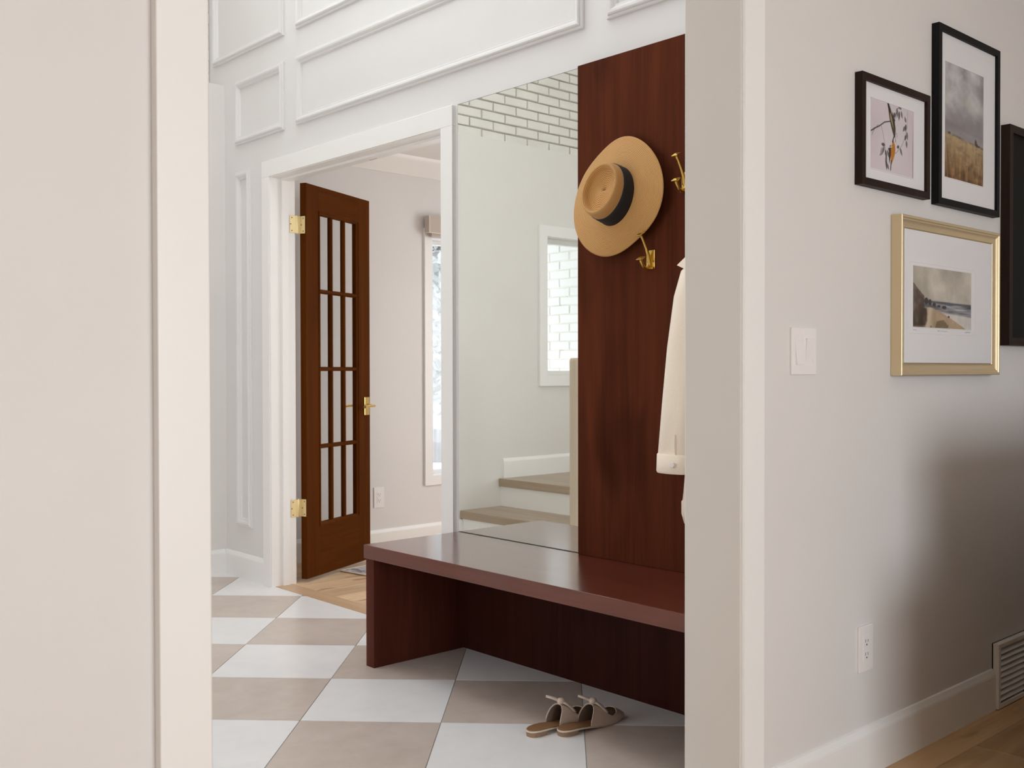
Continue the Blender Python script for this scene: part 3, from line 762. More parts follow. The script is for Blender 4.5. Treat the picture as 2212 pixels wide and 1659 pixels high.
# ------------------------------------------------------------------ mules
def mule(label, loc, rotz):
    sh = thing('mule_shoe', label, 'shoe', loc, rotz, 'pair of bow mules on the tiles')
    # local: x from heel (0) to toe (.272), y across, z up
    cl = [0, .004, .012, .025, .045, .070, .100, .130, .160, .190, .215, .238, .255, .267, .2725]
    hw = [.006, .014, .0205, .0255, .0280, .0280, .0275, .0290, .0325, .0345, .0325, .0260, .0180, .0095, .0030]
    zs = [.0185, .0185, .0185, .0185, .0182, .0165, .0125, .0080, .0050, .0040, .0040, .0050, .0066, .0084, .0095]     # top of outsole
    def loop(scale, z_add, x0=0, x1=1):
        L = [(x, w * scale, z + z_add) for x, w, z in zip(cl, hw, zs)]
        return [(x, w, z) for x, w, z in L] + [(x, -w, z) for x, w, z in reversed(L)]
    bot = [(x, w * .96, max(z - .0045, .0006 if x > .11 else z - .0045)) for x, w, z in zip(cl, hw, zs)]
    lo = [(x, w, z) for x, w, z in bot] + [(x, -w, z) for x, w, z in reversed(bot)]
    up_ = loop(1.0, 0.0)
    m = MB(); n = len(cl)
    m.v = lo + up_; k = 2 * n
    for i in range(n - 1):
        m.f.append((i, i + 1, k - 2 - i, k - 1 - i)); m.f.append((k + i, k + k - 1 - i, k + k - 2 - i, k + i + 1))
    for i in range(k):
        j = (i + 1) % k; m.f.append((i, k + i, k + j, j))
    m.build('outsole', M['leather_edge'], sh, smooth=40)
    # insole, slightly proud and inset
    a = [(x * .985 + .002, w * .88, z + .0006) for x, w, z in zip(cl, hw, zs)]; t = [(x, w, z + .0022) for x, w, z in a]
    m = MB(); m.v = [p for p in a] + [(x, -w, z) for x, w, z in reversed(a)] + [p for p in t] + [(x, -w, z) for x, w, z in reversed(t)]
    for i in range(n - 1):
        m.f.append((k + i, k + k - 1 - i, k + k - 2 - i, k + i + 1))
    for i in range(k):
        j = (i + 1) % k; m.f.append((i, k + i, k + j, j))
    m.build('insole', M['insole'], sh, smooth=50)
    # low stacked heel
    hx = [0.0022, .006, .013, .025, .042, .054]; hy = [.006, .0135, .0195, .0240, .0255, .0255]
    ring0 = [(x, y, 0) for x, y in zip(hx, hy)] + [(x, -y, 0) for x, y in reversed(list(zip(hx, hy)))]
    ring1 = [(x - .001, y * 1.03, .0142) for x, y, _ in ring0]
    MB().rings([ring0, ring1]).build('heel', M['heel'], sh, smooth=30)
    # upper: rows from the throat edge to the toe; each an arch over the sole
    NU = 25
    def arch(x, u, extra=0.0):
        """u in -1..1 across the arch at station x."""
        w = float(np.interp(x, cl, hw)) + .0014 + extra; z0 = float(np.interp(x, cl, zs)) - .002
        H = float(np.interp(x, [.09, .11, .130, .142, .156, .18, .21, .230, .245, .258, .268, .276], [.056, .060, .062, .061, .058, .050, .042, .036, .028, .018, .010, .003])) + extra
        ang = u * math.pi / 2
        return w * math.copysign(abs(math.sin(ang)) ** .82, u), z0 + H * max(0, math.cos(ang)) ** .70
    # throat edge leans back towards the instep: top further back than the sides
    V = []; F = []; stn = np.linspace(0, 1, 22)
    hole = lambda x, u: ((x - .192) / .0335) ** 2 + (u / .72) ** 2 < 1
    for i, s_ in enumerate(stn):
        for j in range(NU):
            u = -1 + 2 * j / (NU - 1)
            xs = .104 + .027 * math.cos(u * math.pi / 2) ** 1.3 - .010 * max(0, abs(u) - .8)
            x = xs + (.2735 - xs) * s_ ** .95
            y, z = arch(x, u); V.append((x, y, z))
    for i in range(len(stn) - 1):
        for j in range(NU - 1):
            c = [V[a] for a in (i * NU + j, i * NU + j + 1, (i + 1) * NU + j + 1, (i + 1) * NU + j)]
            xm = sum(p[0] for p in c) / 4; um = -1 + 2 * (j + .5) / (NU - 1)
            if hole(xm, um): continue
            F.append((i * NU + j, i * NU + j + 1, (i + 1) * NU + j + 1, (i + 1) * NU + j))
    me = bpy.data.meshes.new('upper'); me.from_pydata(V, [], F)
    bm = bmesh.new(); bm.from_mesh(me); bmesh.ops.delete(bm, geom=[v for v in bm.verts if not v.link_faces], context='VERTS')
    bmesh.ops.recalc_face_normals(bm, faces=bm.faces)
    top = max(bm.faces, key=lambda f: f.calc_center_median().z)
    if top.normal.z < 0: bmesh.ops.reverse_faces(bm, faces=bm.faces)
    # relax the cut-out so its edge is round
    for _ in range(3):
        be = [v for v in bm.verts if v.is_boundary and .160 < v.co.x < .235 and v.co.z > .016]
        new = {}
        for v in be:
            nb = [e.other_vert(v) for e in v.link_edges if e.is_boundary]
            if len(nb) == 2: new[v] = v.co * .4 + (nb[0].co + nb[1].co) * .3
        for v, c in new.items(): v.co = c
    loops = []; seen = set()
    for e in bm.edges:
        if e.is_boundary and e not in seen:
            cyc = []; v = e.verts[0]; cur = e
            while cur and cur not in seen:
                seen.add(cur); cyc.append(v.co.copy()); v = cur.other_vert(v)
                cur = next((x for x in v.link_edges if x.is_boundary and x not in seen), None)
            loops.append(cyc)
    bm.to_mesh(me); bm.free()
    for p in me.polygons: p.use_smooth = True
    me.materials.append(M['leather']); me.materials.append(M['lining'])
    o = bpy.data.objects.new('upper', me); COL.objects.link(o); o.parent = sh
    sd = o.modifiers.new('thickness', 'SOLIDIFY'); sd.thickness = .0022; sd.offset = -1; sd.material_offset = 1
    ss = o.modifiers.new('smooth', 'SUBSURF'); ss.levels = 1; ss.render_levels = 1
    # light binding round throat and cut-out
    bt = MB()
    for cyc in loops:
        pts = [c for c in cyc if (c.z > .0205 if c.x < .16 else c.z > .012) and c.x < .232]
        if len(pts) > 6:
            closed = len(pts) == len(cyc)
            bt.tube(pts + ([pts[0]] if closed else []), .0013, 6)
    if bt.v: bt.build('binding', M['leather_edge'], sh, smooth=60)
    # bow: knot and two flat tails
    bw = MB(); zt = .0745
    bw.lathe([(0, -.0130), (.006, -.0115), (.0105, -.006), (.0115, 0), (.0105, .006), (.006, .0115), (0, .0130)], 16, 'X', (.141, 0, zt))
    bo = bw.build('bow_knot', M['leather'], sh, smooth=70)
    def tail(p, name):
        P = [Vector(a) for a in p]; R = []
        for i, (c, w) in enumerate(zip(P, [.0055, .0085, .0100, .0090, .0064, .0020])):
            t = (P[min(i + 1, 5)] - P[max(i - 1, 0)]).normalized(); a = t.cross(Vector((0, 0, 1))).normalized(); e = a.cross(t)
            R.append([c + a * (w * math.cos(q_)) + e * (.0042 * math.sin(q_)) for q_ in [2 * math.pi * k_ / 10 for k_ in range(10)]])
        MB().rings(R).build(name, M['leather'], bo, smooth=70)
    tail([(.139, .004, zt + .001), (.136, .011, zt + .003), (.132, .019, zt + .006), (.127, .027, zt + .008), (.122, .035, zt + .010), (.118, .041, zt + .011)], 'bow_tail')
    tail([(.142, -.004, zt - .001), (.147, -.011, zt - .004), (.153, -.018, zt - .010), (.160, -.024, zt - .018), (.166, -.029, zt - .027), (.171, -.032, zt - .034)], 'bow_tail')
    sh.scale = (1.05, 1.05, 1.05)
    return sh
mule('blush leather bow mule closer to the camera, its toe in clear view', (2.246, 2.255, 0), rad(-1.5))
mule('blush leather bow mule whose toe is hidden behind the other shoe', (2.172, 2.315, 0), rad(2))

# ------------------------------------------------------------------ pictures on the warm grey wall
def n2(shape, scale, seed, octv=4, ax=1.0):
    rg = np.random.default_rng(seed); h, w = shape; out = np.zeros(shape); amp = 1; tot = 0
    for o_ in range(octv):
        gx = max(2, int(scale * 2 ** o_)) ; gy = max(2, int(scale * ax * 2 ** o_)); g = rg.random((gy + 1, gx + 1))
        yy = np.linspace(0, gy - 1e-6, h); xx = np.linspace(0, gx - 1e-6, w); yi = yy.astype(int); xi = xx.astype(int)
        fy = (yy - yi)[:, None]; fx = (xx - xi)[None, :]; fy = fy * fy * (3 - 2 * fy); fx = fx * fx * (3 - 2 * fx)
        a = g[yi][:, xi]; b_ = g[yi][:, xi + 1]; c = g[yi + 1][:, xi]; d = g[yi + 1][:, xi + 1]
        out += amp * (a * (1 - fx) * (1 - fy) + b_ * fx * (1 - fy) + c * (1 - fx) * fy + d * fx * fy); tot += amp; amp *= .55
    return out / tot
C3 = lambda *c: np.array(c, float)
def mixc(img, mask, col): return img * (1 - mask[..., None]) + np.asarray(col) * mask[..., None]
def seg_d(X, Y, a, b_):
    ax_, ay = a; bx, by = b_; dx, dy = bx - ax_, by - ay
    t = np.clip(((X - ax_) * dx + (Y - ay) * dy) / (dx * dx + dy * dy + 1e-12), 0, 1)
    return np.hypot(X - ax_ - t * dx, Y - ay - t * dy), t
def stroke(img, X, Y, pts, w0, w1, col, aa=.004):
    n = len(pts) - 1
    for i in range(n):
        d, t = seg_d(X, Y, pts[i], pts[i + 1]); w = w0 + (w1 - w0) * (i + t) / n
        img = mixc(img, np.clip((w - d) / aa + .5, 0, 1), col)
    return img
def leaf(img, X, Y, p, ang, L, wd, col, aa=.005):
    ca, sa = math.cos(ang), math.sin(ang); u = (X - p[0]) * ca + (Y - p[1]) * sa; v = -(X - p[0]) * sa + (Y - p[1]) * ca
    t = np.clip(u / L, 0, 1); prof_ = wd * np.sin(np.pi * t ** .8)
    m = np.clip((prof_ - np.abs(v)) / aa + .5, 0, 1) * ((u > 0) & (u < L))
    return mixc(img, m * .92, col)
def print_plane(name, img, x0, x1, z0, z1, y, parent):
    """flat print: a fine grid whose vertex colours carry the picture (row 0 = top)."""
    h, w, _ = img.shape; me = bpy.data.meshes.new(name)
    xs = np.linspace(x0, x1, w); zs_ = np.linspace(z1, z0, h)
    V = np.zeros((h, w, 3)); V[..., 0] = xs[None]; V[..., 1] = y; V[..., 2] = zs_[:, None]
    idx = np.arange(h * w).reshape(h, w)
    F = np.stack([idx[:-1, :-1], idx[1:, :-1], idx[1:, 1:], idx[:-1, 1:]], -1).reshape(-1, 4)
    me.from_pydata(V.reshape(-1, 3).tolist(), [], F.tolist())
    ca = me.color_attributes.new('Ink', 'FLOAT_COLOR', 'POINT')
    lin = np.where(img <= .04045, img / 12.92, ((np.clip(img, 0, 1) + .055) / 1.055) ** 2.4)
    ca.data.foreach_set('color', np.concatenate([lin, np.ones((h, w, 1))], -1).astype(np.float32).ravel())
    m, nt, b_ = newmat(name + '_ink', (.5, .5, .5), .8)
    at = nt.nodes.new('ShaderNodeVertexColor'); at.layer_name = 'Ink'; nt.links.new(at.outputs[0], b_.inputs['Base Color'])
    me.materials.append(m); o = bpy.data.objects.new(name, me); COL.objects.link(o); o.parent = parent
    return o
def grid(h, w, asp): Y, X = np.mgrid[0:1:h * 1j, 0:1:w * 1j]; return X * asp, Y

def paint_birds():
    h, w = 150, 190; asp = 1.27; X, Y = grid(h, w, asp)
    img = np.ones((h, w, 3)) * C3(.82, .78, .80); nz = n2((h, w), 3, 5)[..., None]
    img = img * (.97 + .06 * nz)
    gl = np.exp(-(((X - .55 * asp) / .36) ** 2 + ((Y - .5) / .42) ** 2)); img = mixc(img, .35 * gl, C3(.84, .85, .87))
    ink = C3(.16, .14, .14); gry = C3(.40, .39, .39); lg = C3(.27, .27, .27)
    A = lambda x, y: (x * asp, y)
    img = stroke(img, X, Y, [A(.02, .47), A(.10, .42), A(.20, .37), A(.32, .29), A(.42, .26), A(.56, .22)], .010, .007, ink)
    img = stroke(img, X, Y, [A(.10, .42), A(.05, .50), A(.04, .54)], .004, .002, ink)
    img = stroke(img, X, Y, [A(.12, .41), A(.17, .36), A(.20, .36)], .004, .002, gry)
    img = stroke(img, X, Y, [A(.24, .35), A(.29, .47), A(.33, .62), A(.36, .74), A(.38, .82)], .004, .003, gry)
    img = stroke(img, X, Y, [A(.54, .24), A(.58, .12), A(.62, .03), A(.68, .0)], .007, .004, ink)
    img = stroke(img, X, Y, [A(.86, .02), A(.85, .25), A(.80, .42), A(.72, .56), A(.60, .68), A(.48, .74), A(.42, .72)], .003, .004, gry)
    for (x, y, an, L, c) in [(.60, .03, 80, .10, gry), (.62, .05, 100, .13, gry), (.66, .06, 95, .15, lg), (.70, .05, 70, .12, gry), (.56, .10, 110, .09, lg), (.64, -.01, 20, .10, gry),
                             (.82, .20, 245, .10, gry), (.82, .22, 100, .12, lg), (.80, .26, 130, .11, gry), (.84, .33, 80, .13, gry), (.82, .38, 110, .10, lg), (.83, .46, 85, .12, gry), (.68, .60, 60, .13, gry), (.66, .58, 160, .08, lg),
                             (.33, .62, 180, .11, lg), (.32, .64, 120, .14, gry), (.34, .68, 75, .16, lg), (.30, .70, 140, .15, gry), (.38, .68, 60, .14, gry), (.40, .66, 10, .09, lg), (.36, .76, 95, .15, gry), (.36, .82, 85, .16, lg), (.38, .88, 60, .10, gry), (.27, .66, 110, .14, C3(.62, .58, .57))]:
        img = leaf(img, X, Y, A(x, y), rad(an), L, .026, c)
    # upper bird: dark, head down to the right
    img = leaf(img, X, Y, A(.40, -.02), rad(68), .62, .050, C3(.23, .17, .13)); img = stroke(img, X, Y, [A(.385, -.04), A(.41, .06), A(.44, .13)], .018, .014, C3(.10, .08, .08))
    img = leaf(img, X, Y, A(.44, .12), rad(64), .26, .024, C3(.62, .55, .40)); img = leaf(img, X, Y, A(.50, .10), rad(74), .34, .026, C3(.12, .10, .09))
    img = leaf(img, X, Y, A(.55, .26), rad(84), .18, .022, C3(.30, .25, .15)); img = stroke(img, X, Y, [A(.60, .40), A(.612, .48)], .005, .002, ink)
    # lower bird: ochre breast, head up
    img = leaf(img, X, Y, A(.535, .52), rad(101), .36, .066, C3(.70, .43, .09)); img = leaf(img, X, Y, A(.455, .58), rad(96), .30, .030, C3(.18, .14, .10))
    img = stroke(img, X, Y, [A(.505, .54), A(.53, .47), A(.55, .43)], .016, .006, C3(.17, .14, .12)); img = leaf(img, X, Y, A(.555, .46), rad(95), .11, .018, C3(.88, .87, .86))
    img = stroke(img, X, Y, [A(.475, .82), A(.465, .90), A(.46, .96)], .013, .010, C3(.13, .11, .10))
    for yy in (.60, .635): img = stroke(img, X, Y, [A(.43, yy), A(.50, yy - .02)], .005, .004, C3(.85, .84, .83))
    # curled right edge of the sheet
    e = np.clip(1 - np.abs(X - .985 * asp) / .010, 0, 1) * np.clip((Y - .05) * 1.4, 0, .8); img = mixc(img, e, C3(.30, .17, .12))
    return img
def paint_field():
    h, w = 170, 130; asp = .78; X, Y = grid(h, w, asp); u = X / asp
    a = n2((h, w), 4, 1, 5, 1.6); b_ = n2((h, w), 3, 2, 5, 3.0)
    sky = C3(.69, .685, .69) + (a[..., None] - .5) * .38 * C3(1, 1, 1.0)
    sky = mixc(sky, np.clip((Y - .30) / .22, 0, 1) * .75, C3(.52, .495, .51)); sky += (b_[..., None] - .5) * .15
    sky = mixc(sky, np.exp(-(((u - .65) / .28) ** 2 + ((Y - .30) / .06) ** 2)) * .5, C3(.78, .77, .74))
    sky = mixc(sky, np.exp(-(((Y - .52 - .05 * u) / .025) ** 2)) * .35, C3(.47, .44, .47))
    hz = .605 + .055 * u
    g = n2((h, w), 10, 3, 4, 2.5); g2 = n2((h, w), 26, 4, 3, .35)
    t = np.clip((Y - hz) / .38, 0, 1)
    fld = (1 - t)[..., None] * C3(.65, .57, .44) + t[..., None] * C3(.43, .30, .17)
    fld = fld + (g[..., None] - .5) * .30 * C3(1, .9, .7) + (g2[..., None] - .5) * .36 * C3(1, .85, .6) * (0.3 + t[..., None])
    img = np.where((Y > hz)[..., None], fld, sky)
    img = mixc(img, np.exp(-((Y - hz) / .009) ** 2) * np.clip(n2((h, w), 9, 8) * 2.4 - .8, 0, .85), C3(.30, .25, .17))
    for (x, y, sx_, sy_) in [(.80, .625, .030, .030), (.83, .645, .03, .018), (.12, .607, .03, .010), (.88, .650, .04, .010)]:
        img = mixc(img, np.exp(-(((u - x) / sx_) ** 2 + ((Y - y) / sy_) ** 2) ** 2) * .9, C3(.25, .21, .17))
    return np.clip(img, 0, 1)
def paint_beach():
    h, w = 130, 190; asp = 1.9; X, Y = grid(h, w, asp); u = X / asp
    n1 = n2((h, w), 5, 11, 5, .6); n3 = n2((h, w), 14, 12, 4, .5); wv_ = n2((h, w), 4, 13, 4, 6)
    img = C3(.745, .72, .67) + (n1[..., None] - .5) * .28
    hz = .545 + .02 * u
    sea = C3(.46, .46, .48) + (wv_[..., None] - .5) * .75
    img = np.where((Y > hz)[..., None], sea, img); img = mixc(img, np.exp(-((Y - hz - .015) / .018) ** 2) * .8, C3(.33, .34, .37))
    img = mixc(img, np.clip((Y - .73 - .10 * (u - .6)) / .03, 0, 1) * (u > .3), C3(.80, .78, .76) + (n3[..., None] - .5) * .12)
    sand = np.clip((Y - (.66 + .62 * np.maximum(u - .30, 0) ** 1.25)) / .015, 0, 1); sand[u < .25] = np.clip((Y[u < .25] - .66) / .02, 0, 1)
    img = mixc(img, sand, C3(.69, .60, .49) + (n3[..., None] - .5) * .16)
    img = mixc(img, np.exp(-(((u - .27 + .14 * (Y - .8)) / .045) ** 2)) * (Y > .66) * .8, C3(.80, .75, .68))
    cl_ = np.clip((Y - (.27 + 1.0 * np.maximum(u - .02, 0) ** .9)) / .02, 0, 1) * (u < .19) * (Y < .72)
    img = mixc(img, cl_, C3(.36, .31, .27) + (n3[..., None] - .5) * .42)
    for (x, y, sx_, sy_) in [(.22, .56, .035, .06), (.28, .58, .03, .055), (.35, .61, .032, .035), (.43, .63, .03, .022), (.52, .645, .04, .03)]:
        img = mixc(img, np.clip((1 - (((u - x) / sx_) ** 2 + ((Y - y) / sy_) ** 2)) * 4 + (n3 - .5) * 3, 0, 1), C3(.25, .22, .21))
    bush = np.clip((.24 - u + .1 * (n1 - .5) - .25 * np.maximum(Y - .85, 0)) / .03, 0, 1) * np.clip((Y - .64 - .08 * n3) / .03, 0, 1) * (1 - np.clip((Y - .96) / .05, 0, .5))
    img = mixc(img, bush, C3(.30, .245, .19) + (n3[..., None] - .5) * .30)
    img = mixc(img, np.clip((1 - (((u - .46) / .14) ** 2 + ((Y - .97) / .10) ** 2)) * 3 + (n3 - .5) * 7, 0, .75), C3(.40, .33, .24) + (n3[..., None] - .5) * .2)
    img = mixc(img, np.clip((1 - (((u - .60) / .018) ** 2 + ((Y - .80) / .022) ** 2)) * 3, 0, .9), C3(.25, .22, .20))
    return np.clip(img, 0, 1)

def picture(label, x0, x1, z0, z1, yf, prof, mat, mat_in, img, pr, extra=None):
    """prof: (inset, height above wall); mat_in = inner edge inset; pr = print rect."""
    p = thing('framed_picture', label, 'picture', ((x0 + x1) / 2, YR0, z0), 0, None)
    cx = (x0 + x1) / 2
    MB().frame(x0 - cx, x1 - cx, 0, z1 - z0, prof, lambda u, w, h: (u, -h, w)).build('frame', mat, p, smooth=25)
    D = YR0 - yf; yb = -(D - .009)
    MB().box(x0 - cx + mat_in - .004, x1 - cx - mat_in + .004, yb, -.002, mat_in - .004, z1 - z0 - mat_in + .004).build('mat_board', M['mat_board'] if img is not None else M['dark_canvas'], p)
    if img is not None:
        print_plane('print', img, pr[0] - cx, pr[1] - cx, pr[2] - z0, pr[3] - z0, yb - .0006, p)
        MB().frame(pr[0] - cx - .0015, pr[1] - cx + .0015, pr[2] - z0 - .0015, pr[3] - z0 + .0015, [(-.0012, .0), (0, .0016), (.0015, .0016), (.0015, 0)], lambda u, w, h: (u, yb - h, w)).build('mat_bevel', M['mat_board'], p)
        MB().box(x0 - cx + mat_in - .003, x1 - cx - mat_in + .003, yb - .0045, yb - .003, mat_in - .003, z1 - z0 - mat_in + .003).build('glass', M['picture_glass'], p)
    return p, cx, yb
flat = lambda w, d: [(0, .001), (0, d), (w, d), (w, d - .009), (w + .003, d - .0095), (w + .003, .001)]
picture('small bird print in a dark brown frame, beside the tall black one', 2.597, 2.990, 1.632, 1.937, 1.443, flat(.020, .023), M['dark_frame'], .022, paint_birds(), (2.654, 2.902, 1.684, 1.877))
picture('tall field landscape under grey sky in a black frame', 3.043, 3.475, 1.626, 2.168, 1.442, flat(.020, .024), M['black_frame'], .022, paint_field(), (3.097, 3.367, 1.7145, 2.0645))
gprof = [(0, .001), (0, .033), (.002, .0345), (.007, .034), (.010, .031), (.013, .0305), (.017, .027), (.022, .0235), (.030, .0215), (.033, .0225), (.036, .020), (.038, .016), (.041, .015), (.041, .001)]
gp_, gcx, gyb = picture('beach scene with cliffs in a champagne gold frame', 2.798, 3.457, 1.111, 1.570, 1.4345, gprof, M['gold'], .041, paint_beach(), (2.884, 3.266, 1.2525, 1.430))
# plate mark and pencilled title under the beach print
gyb = -(YR0 - 1.4345 - .009)
MB().frame(2.868 - gcx, 3.288 - gcx, 1.234 - 1.111, 1.441 - 1.111, [(-.0006, 0), (0, .0007), (.0008, .0007), (.0014, 0)], lambda u, w, h: (u, gyb - h, w)).build('plate_mark', M['mat_board'], gp_)
pencil, _, _ = newmat('pencil', (.42, .40, .39), .9)
m = MB()
for (xa, xb, sd) in [(2.888, 2.910, 1), (3.040, 3.105, 2), (3.222, 3.266, 3)]:
    rg = random.Random(sd); x = xa; P = []
    while x < xb: P.append((x - gcx, gyb - .0005, 1.2435 - 1.111 + rg.uniform(-.0022, .0026))); x += .0022
    m = MB(); m.tube(P, .0004, 4); m.build('pencil_note', pencil, gp_)
picture('large dark picture in a brown black frame, past the tall landscape', 3.537, 4.05, 1.208, 1.941, 1.435, flat(.026, .031), M['dark_frame'], .028, None, None)

# ------------------------------------------------------------------ switch, sockets, floor grille
sw = thing('light_switch', 'white double rocker light switch left of the gold frame', 'light switch', (2.341, YR0, 1.1155))
MB().box(-.0575, .0575, -.006, 0, 0, .120).build('cover_plate', M['plastic'], sw, bevel=.002)
for c, up in ((-.0235, -1), (.0235, 1)):
    zc, hh = .060, .0335
    MB().frame(c - .0185, c + .0185, zc - hh - .0015, zc + hh + .0015, [(0, 0), (0, .0066), (.0015, .0066), (.0015, 0)], lambda u, w, h: (u, -h, w)).build('rocker_surround', M['slot'] if False else M['plastic'], sw)
    m = MB(); d0, d1 = (.0058, .0112) if up < 0 else (.0112, .0058)
    m.prism([(0, zc - hh), (-d1 if up > 0 else -d1, zc - hh), (-.0075, zc), (-d0, zc + hh), (0, zc + hh)], c - .0165, c + .0165, 'X')
    m.build('rocker', M['plastic'], sw)
def socket(label, x, y, z, w=.076, h=.127):
    s = thing('wall_socket', label, 'socket', (x, y, z))
    MB().box(-w / 2, w / 2, -.0065, 0, 0, h).build('cover_plate', M['plastic'], s, bevel=.002)
    MB().frame(-.0172, .0172, h / 2 - .034, h / 2 + .034, [(0, .006), (0, .0073), (.001, .0073), (.001, .006)], lambda u, q_, hh: (u, -hh, q_)).build('insert_edge', M['plastic'], s)
    MB().box(-.0160, .0160, -.0078, -.005, h / 2 - .0328, h / 2 + .0328).build('insert', M['plastic'], s, bevel=.0008)
    for c in (h / 2 + .017, h / 2 - .019):
        m = MB(); m.box(-.0075, -.0055, -.0081, -.007, c, c + .0085); m.box(.0055, .0075, -.0081, -.007, c, c + .0075)
        m.build('slot', M['slot'], s)
        MB().lathe([(.0026, -.0082), (.0026, -.007), (0, -.007), (0, -.0082)], 10, 'Y', (0, 0, c - .0065)).build('earth_hole', M['slot'], s)
    return s
socket('white wall socket near the floor below the gold frame', 2.656, YR0, .292)
socket('white wall socket beyond the brown glazed door', 3.737, YE, .272)
gr = thing('floor_grille', 'white louvred air grille standing at the baseboard', 'grille', (3.487, YR0, 0))
GW, GH, GD = .415, .2185, .0230
MB().frame(0, GW, .003, GH, [(0, 0), (0, GD - .0012), (.0012, GD), (.0145, GD), (.0155, GD - .001), (.0155, .004), (.0, .004)], lambda u, w, h: (u, -h, w)).build('frame', M['vent'], gr)
MB().box(.012, GW - .012, -.004, -.001, .015, GH - .014).build('duct_back', M['vent_dark'], gr)
n = 9
for i in range(n):
    z = .022 + i * (GH - .043) / n
    MB().prism([(-.0065, z + .0165), (-.0200, z + .0035), (-.0205, z + .0050), (-.0075, z + .0178)], .0155, GW - .0155, 'X').build('louvre', M['vent'], gr)

# ------------------------------------------------------------------ study: rug, window valance
rg_ = thing('rug', 'faded grey patterned rug with cream edge behind the open door', 'rug', (3.19, 4.95, 0), rad(8.5))
MB().box(.022, .80, -1.40, -.022, .0005, .0075).build('pile', M['rug'], rg_)
b = MB(); rnd = random.Random(5)
for (p0, p1) in [((.0, 0), (.80, 0)), ((0, 0), (0, -1.42))]:
    N = 40; b.tube([(p0[0] + (p1[0] - p0[0]) * i / N + rnd.uniform(-.003, .003) + .012, p0[1] + (p1[1] - p0[1]) * i / N + rnd.uniform(-.003, .003) - .012, .0055) for i in range(N + 1)], .0052 * 2, 8, .5)
b.build('fringe', M['rug_edge'], rg_, smooth=60)
va = thing('window_valance', 'taupe fabric box valance over the tall window', 'valance', (4.093, YE - .018, 2.0))
b = MB(); b.box(-.006, 1.0, -.056, -.001, .012, .122); b.build('fabric_box', M['blind'], va, bevel=.004)
b = MB(); b.tube([(-.007, -.057, .122), (-.007, -.058, .06), (-.007, -.057, .012)], .003, 8); b.tube([(-.007, -.002, .012), (-.007, -.057, .011), (1.0, -.057, .011)], .003, 8)
b.build('piping', M['piping'], va, smooth=60)
MB().box(.02, .98, -.045, -.012, -.012, .012).build('rolled_blind', M['blind'], va, bevel=.005)

# ------------------------------------------------------------------ sofa added out of view to shade the lower right wall
so = thing('sofa', 'added unseen grey wool sofa that shades the picture wall', 'sofa', (3.56, .53, 0))
MB().box(-.80, .95, -.50, .22, .10, .36).build('base', M['sofa'], so, bevel=.02)
MB().box(-.80, .95, .22, .42, .10, .98).build('backrest', M['sofa'], so, bevel=.05, seg=3, smooth=40)
MB().box(-.98, -.81, -.52, .40, .10, .62).build('armrest', M['sofa'], so, bevel=.04, seg=3, smooth=40)
MB().box(.96, 1.13, -.52, .40, .10, .62).build('armrest', M['sofa'], so, bevel=.04, seg=3, smooth=40)
for x in (-.79, .085): MB().box(x, x + .855, -.50, .21, .365, .50).build('cushion', M['sofa'], so, bevel=.04, seg=3, smooth=40)
for x in (-.9, 1.05):
    for y in (-.45, .33): MB().lathe([(.018, 0), (.026, .10)], 12, 'Z', (x, y, 0)).build('leg', M['dark_frame'], so)

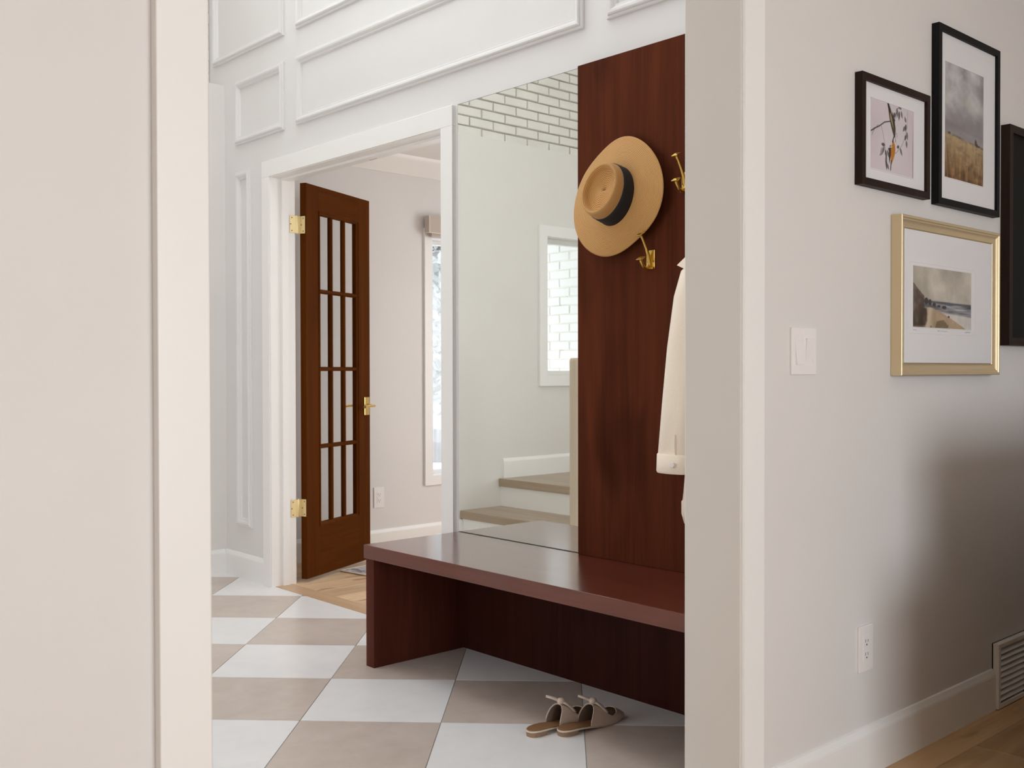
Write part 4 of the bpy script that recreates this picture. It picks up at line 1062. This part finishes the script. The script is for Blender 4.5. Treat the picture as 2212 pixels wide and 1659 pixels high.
# ================================================================== OUTSIDE
struct('ground', MB().box(-12, 16, 5.66, 30, -.5, -.35), M['snow'], 'bright snowy ground outside the windows')
OXW = -.47
wo = struct('wall_outside', MB().box(OXW - .25, OXW, 5.66, 8.2, -.4, 2.58), M['mortar_out'], 'whitewashed brick wing outside the stair window')
rest = MB(); PY2, PZ2 = .222, .0712
for row in range(40):
    z0 = -.35 + row * PZ2
    for k in range(12):
        y0 = 5.665 + PY2 * k - (PY2 / 2 if row % 2 else 0)
        u0, u1 = max(y0 + .006, 5.665), min(y0 + PY2 - .006, 8.19)
        if u1 - u0 < .03: continue
        mk = lambda u, z, d: (OXW + d, u, z)
        if y0 < 6.5 and .85 < z0 < 2.75:
            m = MB(); brick_shape(m, u0, u1, z0 + .005, z0 + PZ2 - .005, .007, mk, .004, .003); m.build('brick', M['brick_out'], wo)
        else:
            brick_shape(rest, u0, u1, z0 + .005, z0 + PZ2 - .005, .007, mk, .004, .003)
tag(rest.build('bricks', M['brick_out'], wo), kind='stuff')
def tree(label, x, y, h, r, seed):
    t = thing('frosted_tree', label, 'tree', (x, y, -.35))
    rg = random.Random(seed); m = MB()
    m.tube([(0, 0, 0), (.05, 0, h * .4), (0, .05, h * .9)], [.16, .11, .03], 8)
    tips = []
    for i in range(26):
        a = rg.uniform(0, 6.28); z = h * rg.uniform(.25, .9); L = r * rg.uniform(.5, 1) * (1.1 - z / h * .6)
        e = (math.cos(a) * L, math.sin(a) * L, z + L * .35); m.tube([(0, 0, z), (e[0] * .5, e[1] * .5, z + L * .1), e], [.04, .025, .01], 5); tips.append(((0, 0, z), e))
    m.build('trunk', M['bark'], t)
    f = MB()
    for i in range(5200):
        p0, p1 = rg.choice(tips); s = rg.uniform(.15, 1.1); c = Vector(p0).lerp(Vector(p1), s) + Vector((rg.gauss(0, .22), rg.gauss(0, .22), rg.gauss(0, .22)))
        a = Vector((rg.gauss(0, 1), rg.gauss(0, 1), rg.gauss(0, 1))).normalized() * .09; b_ = a.cross(Vector((rg.gauss(0, 1), rg.gauss(0, 1), rg.gauss(0, 1)))).normalized() * .04
        f.add([c - a, c + b_, c + a, c - b_], [(0, 1, 2, 3)])
    tag(f.build('foliage', M['frost'], t), kind='stuff')
tree('frosted pale tree in front beyond the tall window', 7.7, 10.6, 4.6, 2.0, 1)
tree('frosted pale tree farther back beyond the tall window', 10.4, 13.2, 6.0, 2.6, 2)
